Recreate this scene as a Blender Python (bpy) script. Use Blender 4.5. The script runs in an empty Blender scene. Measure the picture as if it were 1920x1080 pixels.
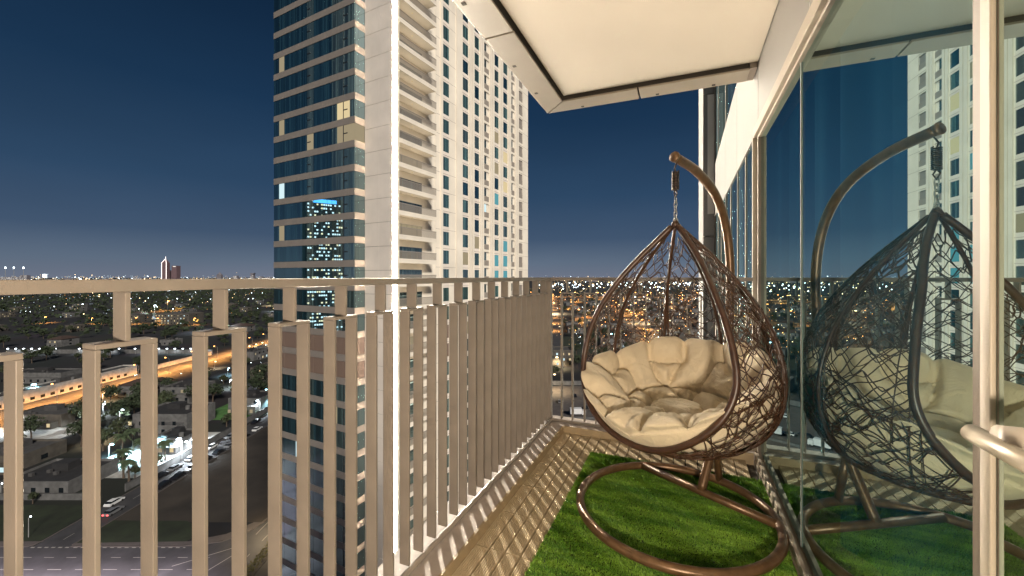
import bpy, math, random
import numpy as np
from mathutils import Vector, Matrix

random.seed(7)
rng = np.random.default_rng(7)
PI = math.pi
C = bpy.context.scene.collection

# ------------------------------------------------------------------ camera
CAM_Z = 1.25
YAW = math.radians(22.9)
cam_d = bpy.data.cameras.new('camera')
cam_d.sensor_width = 36.0
cam_d.lens = 36.0 * 767.0 / 1920.0
cam_d.shift_y = -21.0 / 1920.0
cam_d.clip_start = 0.02
cam_d.clip_end = 60000.0
cam = bpy.data.objects.new('camera', cam_d)
C.objects.link(cam)
cam.location = (0, 0, CAM_Z)
cam.rotation_euler = (PI / 2, 0, YAW)
bpy.context.scene.camera = cam

# ------------------------------------------------------------------ night sky
world = bpy.data.worlds.new('World')
bpy.context.scene.world = world
world.use_nodes = True
wn = world.node_tree
wn.nodes.clear()
w_out = wn.nodes.new('ShaderNodeOutputWorld')
w_bg = wn.nodes.new('ShaderNodeBackground')
w_tc = wn.nodes.new('ShaderNodeTexCoord')
w_sep = wn.nodes.new('ShaderNodeSeparateXYZ')
w_ramp = wn.nodes.new('ShaderNodeValToRGB')
wn.links.new(w_tc.outputs['Generated'], w_sep.inputs[0])
wn.links.new(w_sep.outputs['Z'], w_ramp.inputs['Fac'])
w_map = wn.nodes.new('ShaderNodeMapping'); w_map.inputs['Scale'].default_value = (1.2, 1.2, 5.0)
w_noise = wn.nodes.new('ShaderNodeTexNoise'); w_noise.inputs['Scale'].default_value = 2.2; w_noise.inputs['Detail'].default_value = 5
w_mr = wn.nodes.new('ShaderNodeMapRange'); w_mr.inputs['To Min'].default_value = .90; w_mr.inputs['To Max'].default_value = 1.10
w_mul = wn.nodes.new('ShaderNodeMix'); w_mul.data_type = 'RGBA'; w_mul.blend_type = 'MULTIPLY'; w_mul.inputs[0].default_value = 1.0
wn.links.new(w_tc.outputs['Generated'], w_map.inputs['Vector']); wn.links.new(w_map.outputs['Vector'], w_noise.inputs['Vector'])
wn.links.new(w_noise.outputs['Fac'], w_mr.inputs['Value'])
wn.links.new(w_ramp.outputs['Color'], w_mul.inputs[6]); wn.links.new(w_mr.outputs['Result'], w_mul.inputs[7])
wn.links.new(w_mul.outputs[2], w_bg.inputs['Color'])
wn.links.new(w_bg.outputs[0], w_out.inputs[0])
cr = w_ramp.color_ramp
cr.elements[0].position = 0.0
cr.elements[0].color = (0.150, 0.175, 0.235, 1)
cr.elements[1].position = 1.0
cr.elements[1].color = (0.0025, 0.010, 0.028, 1)
for p_, c_ in ((0.034, (0.112, 0.153, 0.216)), (0.09, (0.054, 0.092, 0.158)), (0.19, (0.027, 0.064, 0.127)), (0.35, (0.0108, 0.0355, 0.082)),
               (0.55, (0.0045, 0.017, 0.044))):
    e_ = cr.elements.new(p_)
    e_.color = (*c_, 1)
w_bg.inputs['Strength'].default_value = 1.0

# ------------------------------------------------------------------ city glow / moon
sun_d = bpy.data.lights.new('sun', 'SUN')
sun_d.energy = 4.6
sun_d.angle = math.radians(9)
sun_d.color = (1.0, 0.93, 0.83)
sun = bpy.data.objects.new('sun', sun_d)
C.objects.link(sun)
_az = Vector((0.80, -0.60, 0)).normalized()
_el = math.radians(30)
_from = Vector((_az.x * math.cos(_el), _az.y * math.cos(_el), math.sin(_el)))
sun.rotation_euler = _from.to_track_quat('Z', 'Y').to_euler()

sc = bpy.context.scene
sc.view_settings.view_transform = 'Standard'
sc.view_settings.look = 'None'
sc.view_settings.exposure = 0.0
sc.view_settings.gamma = 1.0
sc.view_settings.use_curve_mapping = False
sc.render.engine = 'CYCLES'
sc.cycles.use_denoising = True
try:
    sc.cycles.denoiser = 'OPENIMAGEDENOISE'
except Exception:
    pass
sc.cycles.max_bounces = 8
sc.cycles.diffuse_bounces = 3
sc.cycles.glossy_bounces = 4
sc.cycles.transparent_max_bounces = 12
sc.cycles.caustics_reflective = False
sc.cycles.caustics_refractive = False
sc.cycles.sample_clamp_indirect = 4.0
sc.cycles.use_light_tree = True

LED_GLOW = 260.0
LED_POWER = 150000.0
LANTERN_POWER = 285.0


# ------------------------------------------------------------------ helpers
def tag(o, label=None, cat=None, group=None, kind=None):
    if label: o['label'] = label
    if cat: o['category'] = cat
    if group: o['group'] = group
    if kind: o['kind'] = kind
    return o


def empty(name, loc=(0, 0, 0), rz=0.0, label=None, cat=None, group=None, kind=None):
    o = bpy.data.objects.new(name, None)
    o.empty_display_size = 0.2
    o.location = loc
    o.rotation_euler = (0, 0, rz)
    C.objects.link(o)
    return tag(o, label, cat, group, kind)


def copy_tree(o, parent=None):
    c = o.copy()
    C.objects.link(c)
    c.parent = parent
    for ch in list(o.children):
        copy_tree(ch, c)
    return c


class MB:
    def __init__(self):
        self.v = []
        self.f = []

    def quad(self, a, b, c, d):
        n = len(self.v)
        self.v += [tuple(a), tuple(b), tuple(c), tuple(d)]
        self.f.append((n, n + 1, n + 2, n + 3))
        return self

    def poly(self, pts):
        n = len(self.v)
        self.v += [tuple(p) for p in pts]
        self.f.append(tuple(range(n, n + len(pts))))
        return self

    def hexa(self, p):
        n = len(self.v)
        self.v += [tuple(q) for q in p]
        for q in ((0, 3, 2, 1), (4, 5, 6, 7), (0, 1, 5, 4), (1, 2, 6, 5), (2, 3, 7, 6), (3, 0, 4, 7)):
            self.f.append(tuple(n + i for i in q))
        return self

    def box(self, x0, x1, y0, y1, z0, z1):
        x0, x1 = min(x0, x1), max(x0, x1)
        y0, y1 = min(y0, y1), max(y0, y1)
        return self.hexa([(x0, y0, z0), (x1, y0, z0), (x1, y1, z0), (x0, y1, z0),
                          (x0, y0, z1), (x1, y0, z1), (x1, y1, z1), (x0, y1, z1)])

    def prism(self, pts, z0, z1):
        n = len(self.v)
        k = len(pts)
        self.v += [(p[0], p[1], z0) for p in pts] + [(p[0], p[1], z1) for p in pts]
        self.f.append(tuple(n + i for i in reversed(range(k))))
        self.f.append(tuple(n + k + i for i in range(k)))
        for i in range(k):
            j = (i + 1) % k
            self.f.append((n + i, n + j, n + k + j, n + k + i))
        return self

    def tube(self, pts, r, n=10, closed=False, caps=True):
        P = [Vector(p) for p in pts]
        m = len(P)
        rad = r if hasattr(r, '__len__') else [r] * m
        base = len(self.v)
        up = None
        for i in range(m):
            if closed:
                t = P[(i + 1) % m] - P[i - 1]
            else:
                t = P[min(i + 1, m - 1)] - P[max(i - 1, 0)]
            if t.length < 1e-9:
                t = Vector((0, 0, 1))
            t.normalize()
            if up is None:
                up = Vector((0, 0, 1)) if abs(t.z) < 0.9 else Vector((1, 0, 0))
            a = up - t * up.dot(t)
            if a.length < 1e-6:
                a = t.orthogonal()
            a.normalize()
            up = a
            b = t.cross(a)
            for k in range(n):
                an = 2 * PI * k / n
                q = P[i] + (a * math.cos(an) + b * math.sin(an)) * rad[i]
                self.v.append((q.x, q.y, q.z))
        segs = m if closed else m - 1
        for i in range(segs):
            j = (i + 1) % m
            for k in range(n):
                k2 = (k + 1) % n
                self.f.append((base + i * n + k, base + i * n + k2, base + j * n + k2, base + j * n + k))
        if caps and not closed:
            self.f.append(tuple(base + k for k in reversed(range(n))))
            self.f.append(tuple(base + (m - 1) * n + k for k in range(n)))
        return self

    def mesh(self, name, mat, smooth=False):
        me = bpy.data.meshes.new(name)
        me.from_pydata(self.v, [], self.f)
        me.update()
        if mat: me.materials.append(mat)
        if smooth:
            me.polygons.foreach_set('use_smooth', [True] * len(me.polygons))
        return me

    def build(self, name, mat, parent=None, smooth=False, bevel=0.0, loc=None):
        return link(name, self.mesh(name, mat, smooth), parent, bevel, loc)


def link(name, me, parent=None, bevel=0.0, loc=None):
    o = bpy.data.objects.new(name, me)
    C.objects.link(o)
    if parent: o.parent = parent
    if loc is not None: o.location = loc
    if bevel:
        b = o.modifiers.new('bevel', 'BEVEL')
        b.width = bevel
        b.segments = 2
        b.limit_method = 'ANGLE'
    return o


def np_mesh(name, verts, faces_n, idx, mat, smooth=False):
    """verts (N,3), all faces with faces_n corners, idx (F,faces_n)"""
    me = bpy.data.meshes.new(name)
    me.vertices.add(len(verts))
    me.vertices.foreach_set('co', np.ascontiguousarray(verts, dtype=np.float32).ravel())
    F = len(idx)
    me.loops.add(F * faces_n)
    me.loops.foreach_set('vertex_index', np.ascontiguousarray(idx, dtype=np.int32).ravel())
    me.polygons.add(F)
    me.polygons.foreach_set('loop_start', np.arange(0, F * faces_n, faces_n, dtype=np.int32))
    me.polygons.foreach_set('loop_total', np.full(F, faces_n, dtype=np.int32))
    if smooth:
        me.polygons.foreach_set('use_smooth', np.ones(F, dtype=bool))
    me.update(calc_edges=True)
    if mat: me.materials.append(mat)
    return me


# ------------------------------------------------------------------ materials
def mat(name, col, rough=0.6, metal=0.0, var=0.0, scale=4.0, bump=0.0, bscale=40.0, spec=0.5, detail=6.0, obj=True):
    m = bpy.data.materials.new(name)
    m.use_nodes = True
    nt = m.node_tree
    b = nt.nodes['Principled BSDF']
    b.inputs['Base Color'].default_value = (*col, 1)
    b.inputs['Roughness'].default_value = rough
    b.inputs['Metallic'].default_value = metal
    b.inputs['Specular IOR Level'].default_value = spec
    if var or bump:
        tc = nt.nodes.new('ShaderNodeTexCoord')
        src = tc.outputs['Object']
    if var:
        n = nt.nodes.new('ShaderNodeTexNoise')
        n.inputs['Scale'].default_value = scale
        n.inputs['Detail'].default_value = detail
        nt.links.new(src, n.inputs['Vector'])
        r = nt.nodes.new('ShaderNodeValToRGB')
        r.color_ramp.elements[0].position = 0.3
        r.color_ramp.elements[1].position = 0.7
        r.color_ramp.elements[0].color = (*[max(0, c * (1 - var)) for c in col], 1)
        r.color_ramp.elements[1].color = (*[min(1, c * (1 + var)) for c in col], 1)
        nt.links.new(n.outputs['Fac'], r.inputs['Fac'])
        nt.links.new(r.outputs['Color'], b.inputs['Base Color'])
    if bump:
        n2 = nt.nodes.new('ShaderNodeTexNoise')
        n2.inputs['Scale'].default_value = bscale
        n2.inputs['Detail'].default_value = 4
        nt.links.new(src, n2.inputs['Vector'])
        bp = nt.nodes.new('ShaderNodeBump')
        bp.inputs['Strength'].default_value = bump
        bp.inputs['Distance'].default_value = 0.01
        nt.links.new(n2.outputs['Fac'], bp.inputs['Height'])
        nt.links.new(bp.outputs['Normal'], b.inputs['Normal'])
    return m


def emis(name, col, strength, sample=True):
    m = bpy.data.materials.new(name)
    m.use_nodes = True
    nt = m.node_tree
    nt.nodes.clear()
    o = nt.nodes.new('ShaderNodeOutputMaterial')
    e = nt.nodes.new('ShaderNodeEmission')
    e.inputs['Color'].default_value = (*col, 1)
    e.inputs['Strength'].default_value = strength
    nt.links.new(e.outputs[0], o.inputs[0])
    if not sample:
        m.cycles.emission_sampling = 'NONE'
    return m


def glassy(name, refl=0.5, rcol=(0.8, 0.92, 1.0), tcol=(0.7, 0.85, 0.88), rough=0.0, wav=0.0):
    m = bpy.data.materials.new(name)
    m.use_nodes = True
    nt = m.node_tree
    nt.nodes.clear()
    o = nt.nodes.new('ShaderNodeOutputMaterial')
    mx = nt.nodes.new('ShaderNodeMixShader')
    g = nt.nodes.new('ShaderNodeBsdfGlossy')
    t = nt.nodes.new('ShaderNodeBsdfTransparent')
    g.inputs['Color'].default_value = (*rcol, 1)
    g.inputs['Roughness'].default_value = rough
    t.inputs['Color'].default_value = (*tcol, 1)
    mx.inputs[0].default_value = refl
    nt.links.new(t.outputs[0], mx.inputs[1])
    nt.links.new(g.outputs[0], mx.inputs[2])
    nt.links.new(mx.outputs[0], o.inputs[0])
    if wav:
        tc = nt.nodes.new('ShaderNodeTexCoord')
        n = nt.nodes.new('ShaderNodeTexNoise')
        n.inputs['Scale'].default_value = 0.35
        bp = nt.nodes.new('ShaderNodeBump')
        bp.inputs['Strength'].default_value = wav
        bp.inputs['Distance'].default_value = 0.05
        nt.links.new(tc.outputs['Object'], n.inputs['Vector'])
        nt.links.new(n.outputs['Fac'], bp.inputs['Height'])
        nt.links.new(bp.outputs['Normal'], g.inputs['Normal'])
    return m


M = {}
M['rail'] = mat('rail_paint', (0.250, 0.217, 0.186), 0.40, var=0.11, scale=7, bump=0.06, bscale=180)
M['ledge'] = mat('ledge_stone', (0.44, 0.38, 0.34), 0.55, var=0.10, scale=14, bump=0.06, bscale=120)
M['kerb'] = mat('kerb_paint', (0.40, 0.31, 0.19), 0.5, var=0.08, scale=10, bump=0.05, bscale=90)
M['soffit'] = mat('soffit_paint', (0.66, 0.595, 0.485), 0.6, var=0.06, scale=.9, bump=0.02, bscale=160)
M['trim'] = mat('trim_panel', (0.33, 0.285, 0.225), 0.42, var=0.05, scale=5)
M['gap'] = mat('shadow_gap', (0.05, 0.04, 0.03), 0.8)
M['fascia'] = mat('fascia_panel', (0.25, 0.235, 0.215), 0.4, var=0.04, scale=2.5)
M['frame'] = mat('frame_paint', (0.43, 0.37, 0.29), 0.35, var=0.05, scale=8)
M['frame_dark'] = mat('frame_seal', (0.25, 0.205, 0.165), 0.45)
M['bronze'] = mat('bronze_paint', (0.170, 0.095, 0.046), 0.3, metal=0.3, var=0.25, scale=22, bump=0.10, bscale=160)
M['rib'] = mat('rib_paint', (0.060, 0.028, 0.016), 0.36, var=0.3, scale=30)
M['rattan'] = mat('rattan', (0.062, 0.029, 0.015), 0.40, var=0.45, scale=18)
M['chain'] = mat('chain_steel', (0.55, 0.54, 0.52), 0.28, metal=1.0)
M['spring'] = mat('spring_steel', (0.07, 0.05, 0.04), 0.4, metal=0.6)
M['room'] = mat('room_wall', (0.42, 0.38, 0.33), 0.8, var=0.05)
M['curtain'] = mat('curtain_cloth', (0.03, 0.085, 0.11), 0.9, var=0.1, scale=3)
_n = M['curtain'].node_tree
_d = _n.nodes['Principled BSDF']
_t = _n.nodes.new('ShaderNodeBsdfTranslucent'); _t.inputs['Color'].default_value = (.10, .32, .44, 1)
_m = _n.nodes.new('ShaderNodeMixShader'); _m.inputs[0].default_value = .5
_n.links.new(_d.outputs[0], _m.inputs[1]); _n.links.new(_t.outputs[0], _m.inputs[2])
_n.links.new(_m.outputs[0], _n.nodes['Material Output'].inputs['Surface'])
M['t_white'] = mat('tower_panel_white', (0.76, 0.69, 0.585), 0.5, var=0.10, scale=0.22)
M['t_panel'] = mat('tower_panel', (0.74, 0.665, 0.59), 0.5, var=0.09, scale=0.25)
M['t_taupe'] = mat('tower_spandrel', (0.235, 0.205, 0.18), 0.5, var=0.06, scale=0.5)
M['t_ret'] = mat('tower_return_band', (0.40, 0.33, 0.27), 0.5, var=0.05, scale=0.5)
M['pilaster'] = mat('pilaster_cladding', (0.80, 0.76, 0.68), 0.5, var=0.06, scale=0.8)
M['t_joint'] = mat('tower_joint', (0.22, 0.19, 0.16), 0.7)
M['t_dark'] = mat('tower_core', (0.035, 0.035, 0.035), 0.7)
M['t_frame'] = mat('tower_frame', (0.02, 0.022, 0.024), 0.4)
M['t_rail'] = mat('tower_balcony_rail', (0.27, 0.235, 0.20), 0.5)
M['louver'] = mat('tower_louvre', (0.19, 0.13, 0.10), 0.6)
M['asphalt'] = mat('asphalt', (0.040, 0.039, 0.042), 0.8, var=0.3, scale=0.25)
M['pave'] = mat('paving', (0.075, 0.064, 0.060), 0.85, var=0.2, scale=0.4)
M['mark'] = mat('road_paint', (0.24, 0.23, 0.21), 0.7)
M['sand'] = mat('sand_lot', (0.028, 0.022, 0.017), 0.95, var=0.4, scale=0.12)
M['turf'] = mat('turf', (0.012, 0.018, 0.007), 0.95, var=0.4, scale=0.3)
M['bark'] = mat('bark', (0.07, 0.05, 0.035), 0.9)
M['leaf'] = mat('leaf', (0.022, 0.034, 0.013), 0.8, var=0.4, scale=0.8)
M['leaf2'] = mat('leaf_olive', (0.032, 0.042, 0.016), 0.8, var=0.4, scale=0.8)
M['palm'] = mat('palm_leaf', (0.045, 0.065, 0.030), 0.7, var=0.3, scale=0.8)
M['plaster'] = mat('plaster_white', (0.095, 0.093, 0.092), 0.8, var=0.3, scale=0.5)
M['plaster2'] = mat('plaster_sand', (0.068, 0.060, 0.050), 0.85, var=0.3, scale=0.5)
M['roof'] = mat('roof_grey', (0.018, 0.0175, 0.019), 0.85, var=0.3, scale=0.5)
M['roof2'] = mat('roof_pale', (0.052, 0.050, 0.050), 0.85, var=0.25, scale=0.5)
M['roof3'] = mat('roof_tile', (0.045, 0.027, 0.021), 0.85, var=0.25, scale=0.7)
M['win'] = mat('dark_window', (0.01, 0.013, 0.016), 0.15)
M['pole'] = mat('lamp_pole', (0.30, 0.30, 0.29), 0.5, metal=0.4)
M['car_w'] = mat('car_white', (0.62, 0.62, 0.62), 0.25)
M['car_b'] = mat('car_black', (0.015, 0.015, 0.018), 0.2)
M['car_s'] = mat('car_silver', (0.28, 0.28, 0.29), 0.28, metal=0.5)
M['car_r'] = mat('car_red', (0.25, 0.02, 0.015), 0.25)
M['tyre'] = mat('tyre', (0.012, 0.012, 0.012), 0.8)
M['e_led'] = emis('led_strip_glow', (1.0, 0.86, 0.64), LED_GLOW, False)
M['e_warm'] = emis('lamp_warm', (1.0, 0.72, 0.38), 9.0, False)
M['e_orange'] = emis('lamp_orange', (1.0, 0.40, 0.10), 11.0, False)
M['e_white'] = emis('lamp_white', (0.80, 0.93, 1.0), 12.0, False)
M['e_cyan'] = emis('lamp_cyan', (0.45, 0.85, 1.0), 11.0, False)
M['e_lilac'] = emis('lamp_lilac', (1, .86, .92), 9.0, False)
M['e_red'] = emis('tail_red', (1.0, 0.06, 0.06), 8.0, False)
M['w_warm'] = emis('lit_room_warm', (1.0, 0.80, 0.45), 0.75, False)
M['w_dim'] = emis('lit_room_dim', (1.0, 0.82, 0.52), 0.35, False)
M['w_cool'] = emis('lit_room_cool', (0.72, 0.95, 1.0), 0.95, False)
M['w_teal'] = emis('lit_room_teal', (0.20, 0.62, 0.70), 0.55, False)

G_BAL = glassy('balcony_glass', 0.72, (0.74, 0.95, 0.92), (0.55, 0.80, 0.82))
G_EDGE = mat('glass_edge', (0.5, 0.62, 0.58), 0.2)


def tower_glass(name, base, refl):
    """coated facade glass: a reflective coat over a dark pane with a curtain behind"""
    m = bpy.data.materials.new(name)
    m.use_nodes = True
    nt = m.node_tree
    nt.nodes.clear()
    o = nt.nodes.new('ShaderNodeOutputMaterial')
    mx = nt.nodes.new('ShaderNodeMixShader')
    g = nt.nodes.new('ShaderNodeBsdfGlossy')
    d = nt.nodes.new('ShaderNodeBsdfDiffuse')
    g.inputs['Roughness'].default_value = 0.015
    g.inputs['Color'].default_value = (0.72, 0.95, 1.0, 1)
    mx.inputs[0].default_value = refl
    tc = nt.nodes.new('ShaderNodeTexCoord')
    mp = nt.nodes.new('ShaderNodeMapping')
    mp.inputs['Scale'].default_value = (1.3, 1.3, 0.02)
    n = nt.nodes.new('ShaderNodeTexNoise')
    n.inputs['Scale'].default_value = 2.0
    n.inputs['Detail'].default_value = 2.0
    r = nt.nodes.new('ShaderNodeValToRGB')
    r.color_ramp.elements[0].position = 0.42
    r.color_ramp.elements[1].position = 0.72
    r.color_ramp.elements[0].color = (*[c * 0.45 for c in base], 1)
    r.color_ramp.elements[1].color = (*[c * 1.9 for c in base], 1)
    nt.links.new(tc.outputs['Object'], mp.inputs['Vector'])
    nt.links.new(mp.outputs['Vector'], n.inputs['Vector'])
    nt.links.new(n.outputs['Fac'], r.inputs['Fac'])
    nt.links.new(r.outputs['Color'], d.inputs['Color'])
    nt.links.new(d.outputs[0], mx.inputs[1])
    nt.links.new(g.outputs[0], mx.inputs[2])
    nt.links.new(mx.outputs[0], o.inputs[0])
    return m


G_TL = tower_glass('tower_glass_blue', (0.014, 0.038, 0.050), 0.30)
G_TC = tower_glass('tower_glass_curtain', (0.055, 0.085, 0.085), 0.28)
G_TR = tower_glass('tower_glass_green', (0.060, 0.115, 0.110), 0.28)
G_RET = tower_glass('tower_glass_return', (0.018, 0.034, 0.033), 0.30)
G_FAR = tower_glass('far_facade_glass', (0.05, 0.08, 0.09), 0.5)

# =================================================================== the land
GZ = -61.75
CO, SI = math.cos(YAW), math.sin(YAW)


def W(r, d, z=0.0):
    """city grid (across, away) to world"""
    return (r * CO - d * SI, d * CO + r * SI, GZ + z)


# ground: one big sheet, finer patches near
gm = bpy.data.materials.new('ground_city')
gm.use_nodes = True
nt = gm.node_tree
b = nt.nodes['Principled BSDF']
b.inputs['Roughness'].default_value = 0.95
tc = nt.nodes.new('ShaderNodeTexCoord')
n1 = nt.nodes.new('ShaderNodeTexNoise')
n1.inputs['Scale'].default_value = 0.018
n1.inputs['Detail'].default_value = 8
n2 = nt.nodes.new('ShaderNodeTexVoronoi')
n2.inputs['Scale'].default_value = 0.03
r1 = nt.nodes.new('ShaderNodeValToRGB')
r1.color_ramp.elements[0].position = 0.35
r1.color_ramp.elements[0].color = (0.003, 0.004, 0.005, 1)
r1.color_ramp.elements[1].position = 0.68
r1.color_ramp.elements[1].color = (0.014, 0.0145, 0.016, 1)
mxn = nt.nodes.new('ShaderNodeMix')
mxn.data_type = 'RGBA'
mxn.blend_type = 'MULTIPLY'
mxn.inputs[0].default_value = 0.55
nt.links.new(tc.outputs['Object'], n1.inputs['Vector'])
nt.links.new(tc.outputs['Object'], n2.inputs['Vector'])
nt.links.new(n1.outputs['Fac'], r1.inputs['Fac'])
nt.links.new(r1.outputs['Color'], mxn.inputs[6])
nt.links.new(n2.outputs['Color'], mxn.inputs[7])
nt.links.new(mxn.outputs[2], b.inputs['Base Color'])
g_ = MB()
g_.quad((-30000, -30000, GZ), (30000, -30000, GZ), (30000, 30000, GZ), (-30000, 30000, GZ))
tag(g_.build('ground', gm), kind='structure')


def strip(name, pts, w, z, m, parent=None):
    """a flat band along (r,d) points"""
    mb = MB()
    P = [Vector((p[0], p[1])) for p in pts]
    L, R = [], []
    for i, p in enumerate(P):
        t = (P[min(i + 1, len(P) - 1)] - P[max(i - 1, 0)]).normalized()
        nrm = Vector((-t.y, t.x)) * (w / 2)
        L.append(W(*(p + nrm), z))
        R.append(W(*(p - nrm), z))
    for i in range(len(P) - 1):
        mb.quad(R[i], R[i + 1], L[i + 1], L[i])
    return mb.build(name, m, parent)


def slabs(name, pts, w, z0, h, m, off=0.0):
    """kerb: a raised band along (r,d) points at an offset"""
    mb = MB()
    P = [Vector((p[0], p[1])) for p in pts]
    A = []
    for i, p in enumerate(P):
        t = (P[min(i + 1, len(P) - 1)] - P[max(i - 1, 0)]).normalized()
        nrm = Vector((-t.y, t.x))
        A.append((p + nrm * (off - w / 2), p + nrm * (off + w / 2)))
    for i in range(len(P) - 1):
        a, b_ = A[i]
        c, d = A[i + 1]
        mb.hexa([W(*a, z0), W(*c, z0), W(*d, z0), W(*b_, z0), W(*a, z0 + h), W(*c, z0 + h), W(*d, z0 + h), W(*b_, z0 + h)])
    return mb.build(name, m)


def patch(name, pts, z, m):
    mb = MB()
    mb.poly([W(p[0], p[1], z) for p in pts])
    return tag(mb.build(name, m), kind='structure')


def arc(c, rad, a0, a1, n=10):
    return [(c[0] + rad * math.cos(a0 + (a1 - a0) * i / n), c[1] + rad * math.sin(a0 + (a1 - a0) * i / n)) for i in range(n + 1)]


# roads -------------------------------------------------------------------
road_front = [(-420, 90), (-80, 90), (-70, 91), (-63, 95), (-59.5, 102), (-58.6, 115), (-58.6, 900)]
tag(strip('road', [(-420, 88), (-40, 88)], 15, 0.010, M['asphalt']), kind='structure')
tag(strip('road', [(-56, 30), (-56, 900)], 13.5, 0.018, M['asphalt']), kind='structure')
patch('road', [(-86, 95.4), (-62, 95.4), (-62, 112), (-64, 103), (-69, 97.5), (-78, 95.6)], 0.014, M['asphalt'])
tag(strip('road', [(-107.5, 95.5), (-107.5, 430)], 8.4, 0.014, M['asphalt']), kind='structure')
tag(strip('road', [(-233, 60), (-233, 330), (-238, 420), (-240, 1400)], 17, 0.014, M['asphalt']), kind='structure')
patch('sand_lot', [(-103, 105), (-63.4, 105), (-63.4, 260), (-103, 260)], 0.006, M['sand'])
patch('lawn', [(-104, 96.8), (-78, 96.3), (-76, 101.5), (-84, 105.6), (-104, 105.8)], 0.010, M['turf'])
patch('lawn', [(-152, 97.5), (-112.5, 97.5), (-113, 113), (-152, 113)], 0.010, M['turf'])
patch('pavement', [(-103, 95.6), (-75, 95.6), (-67, 98.5), (-63.4, 105), (-66.2, 105), (-70, 100.2), (-77, 97.4), (-103, 96.8)], 0.02, M['pave'])
patch('pavement', [(-160, 95.6), (-112, 95.6), (-112, 97.4), (-160, 97.4)], 0.02, M['pave'])
tag(slabs('kerb', [(-103, 95.5), (-78, 95.5), (-69, 97.2), (-64.5, 102), (-63.2, 110), (-63.2, 300)], 0.3, 0.0, 0.13, M['pave']), kind='structure')
tag(slabs('kerb', [(-160, 95.5), (-113, 95.5), (-111.9, 97.5), (-111.9, 420)], 0.3, 0.0, 0.13, M['pave']), kind='structure')
tag(slabs('kerb', [(-103.2, 96), (-103.2, 420)], 0.3, 0.0, 0.13, M['pave']), kind='structure')
M['pave_pale'] = mat('pale_paving', (0.34, 0.33, 0.31), 0.8, var=0.25, scale=0.5)
patch('courtyard', [(-141, 128), (-113.6, 128), (-113.6, 166), (-141, 166)], 0.012, M['pave_pale'])
patch('courtyard', [(-222, 150), (-176, 150), (-176, 171), (-222, 171)], 0.012, M['pave_pale'])
patch('lawn', [(-141, 180), (-113.8, 180), (-113.8, 190), (-116, 207), (-141, 207)], 0.012, mat('lit_lawn', (.05, .13, .03), .9, var=.3, scale=.4))
# markings
mk = MB()


def dash(p, q, ln, gap, w=0.15, z=0.024):
    a, b_ = Vector(p), Vector(q)
    L = (b_ - a).length
    t = (b_ - a).normalized()
    n = Vector((-t.y, t.x)) * w / 2
    s = 0
    while s < L:
        e = min(s + ln, L)
        u, v = a + t * s, a + t * e
        mk.quad(W(*(u - n), z), W(*(v - n), z), W(*(v + n), z), W(*(u + n), z))
        s = e + gap


dash((-160, 88), (-66, 88), 3, 3)
dash((-160, 91.8), (-66, 91.8), 2.2, 2.8)
dash((-160, 84.4), (-66, 84.4), 90, 0.1, 0.18)
dash((-59.6, 60), (-59.6, 300), 3, 4.5)
dash((-62.6, 100), (-62.6, 300), 90, 0.1)
dash((-112, 95.2), (-103, 95.2), 0.9, 0.7, 0.35)
dash((-102, 95.15), (-76, 95.15), 0.9, 0.8, 0.3)
dash((-107.5, 98), (-107.5, 400), 2.5, 3.5)
dash((-230, 80), (-230, 330), 4, 5, 0.2)
dash((-236, 80), (-236, 330), 4, 5, 0.2)
dash((-74, 89), (-64.5, 95.2), 60, 1, 0.2)
dash((-66, 86), (-62.5, 94), 60, 1, 0.2)
tag(mk.build('road_marking', M['mark']), kind='structure')

# streets to the north-east
tag(strip('road', [(62, 240), (142, 456), (222, 947), (330, 1500)], 14, 0.012, M['asphalt']), kind='structure')
tag(strip('road', [(35, 330), (140, 1340)], 12, 0.016, M['asphalt']), kind='structure')
tag(strip('road', [(20, 1300), (260, 1270), (900, 1210)], 26, 0.020, M['asphalt']), kind='structure')
tag(strip('road', [(120, 700), (480, 600)], 11, 0.016, M['asphalt']), kind='structure')
patch('parking_lot', [(5, 150), (150, 150), (150, 236), (5, 236)], 0.010, M['pave'])
patch('parking_lot', [(-4, 60), (120, 60), (120, 149), (-4, 149)], 0.010, M['pave'])
patch('lawn', [(10, 330), (120, 330), (110, 430), (40, 430)], 0.008, M['turf'])


# =================================================================== trees
def leaf_cloud(n, centres, size, seed, squash=0.8):
    r_ = np.random.default_rng(seed)
    V, F = [], []
    for i in range(n):
        c = centres[r_.integers(len(centres))]
        d = r_.normal(size=3)
        d /= np.linalg.norm(d) + 1e-9
        rr = c[3] * (0.55 + 0.5 * r_.random() ** 0.6)
        p = np.array(c[:3]) + d * rr * np.array([1, 1, squash])
        a = r_.normal(size=3)
        a /= np.linalg.norm(a)
        b_ = np.cross(a, d)
        b_ /= np.linalg.norm(b_) + 1e-9
        s = size * (0.6 + 0.8 * r_.random())
        k = len(V)
        V += [p + a * s, p + b_ * s * 0.6, p - a * s, p - b_ * s * 0.6]
        F.append((k, k + 1, k + 2, k + 3))
    return np.array(V), np.array(F)


TREE_PROTO = []


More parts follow.
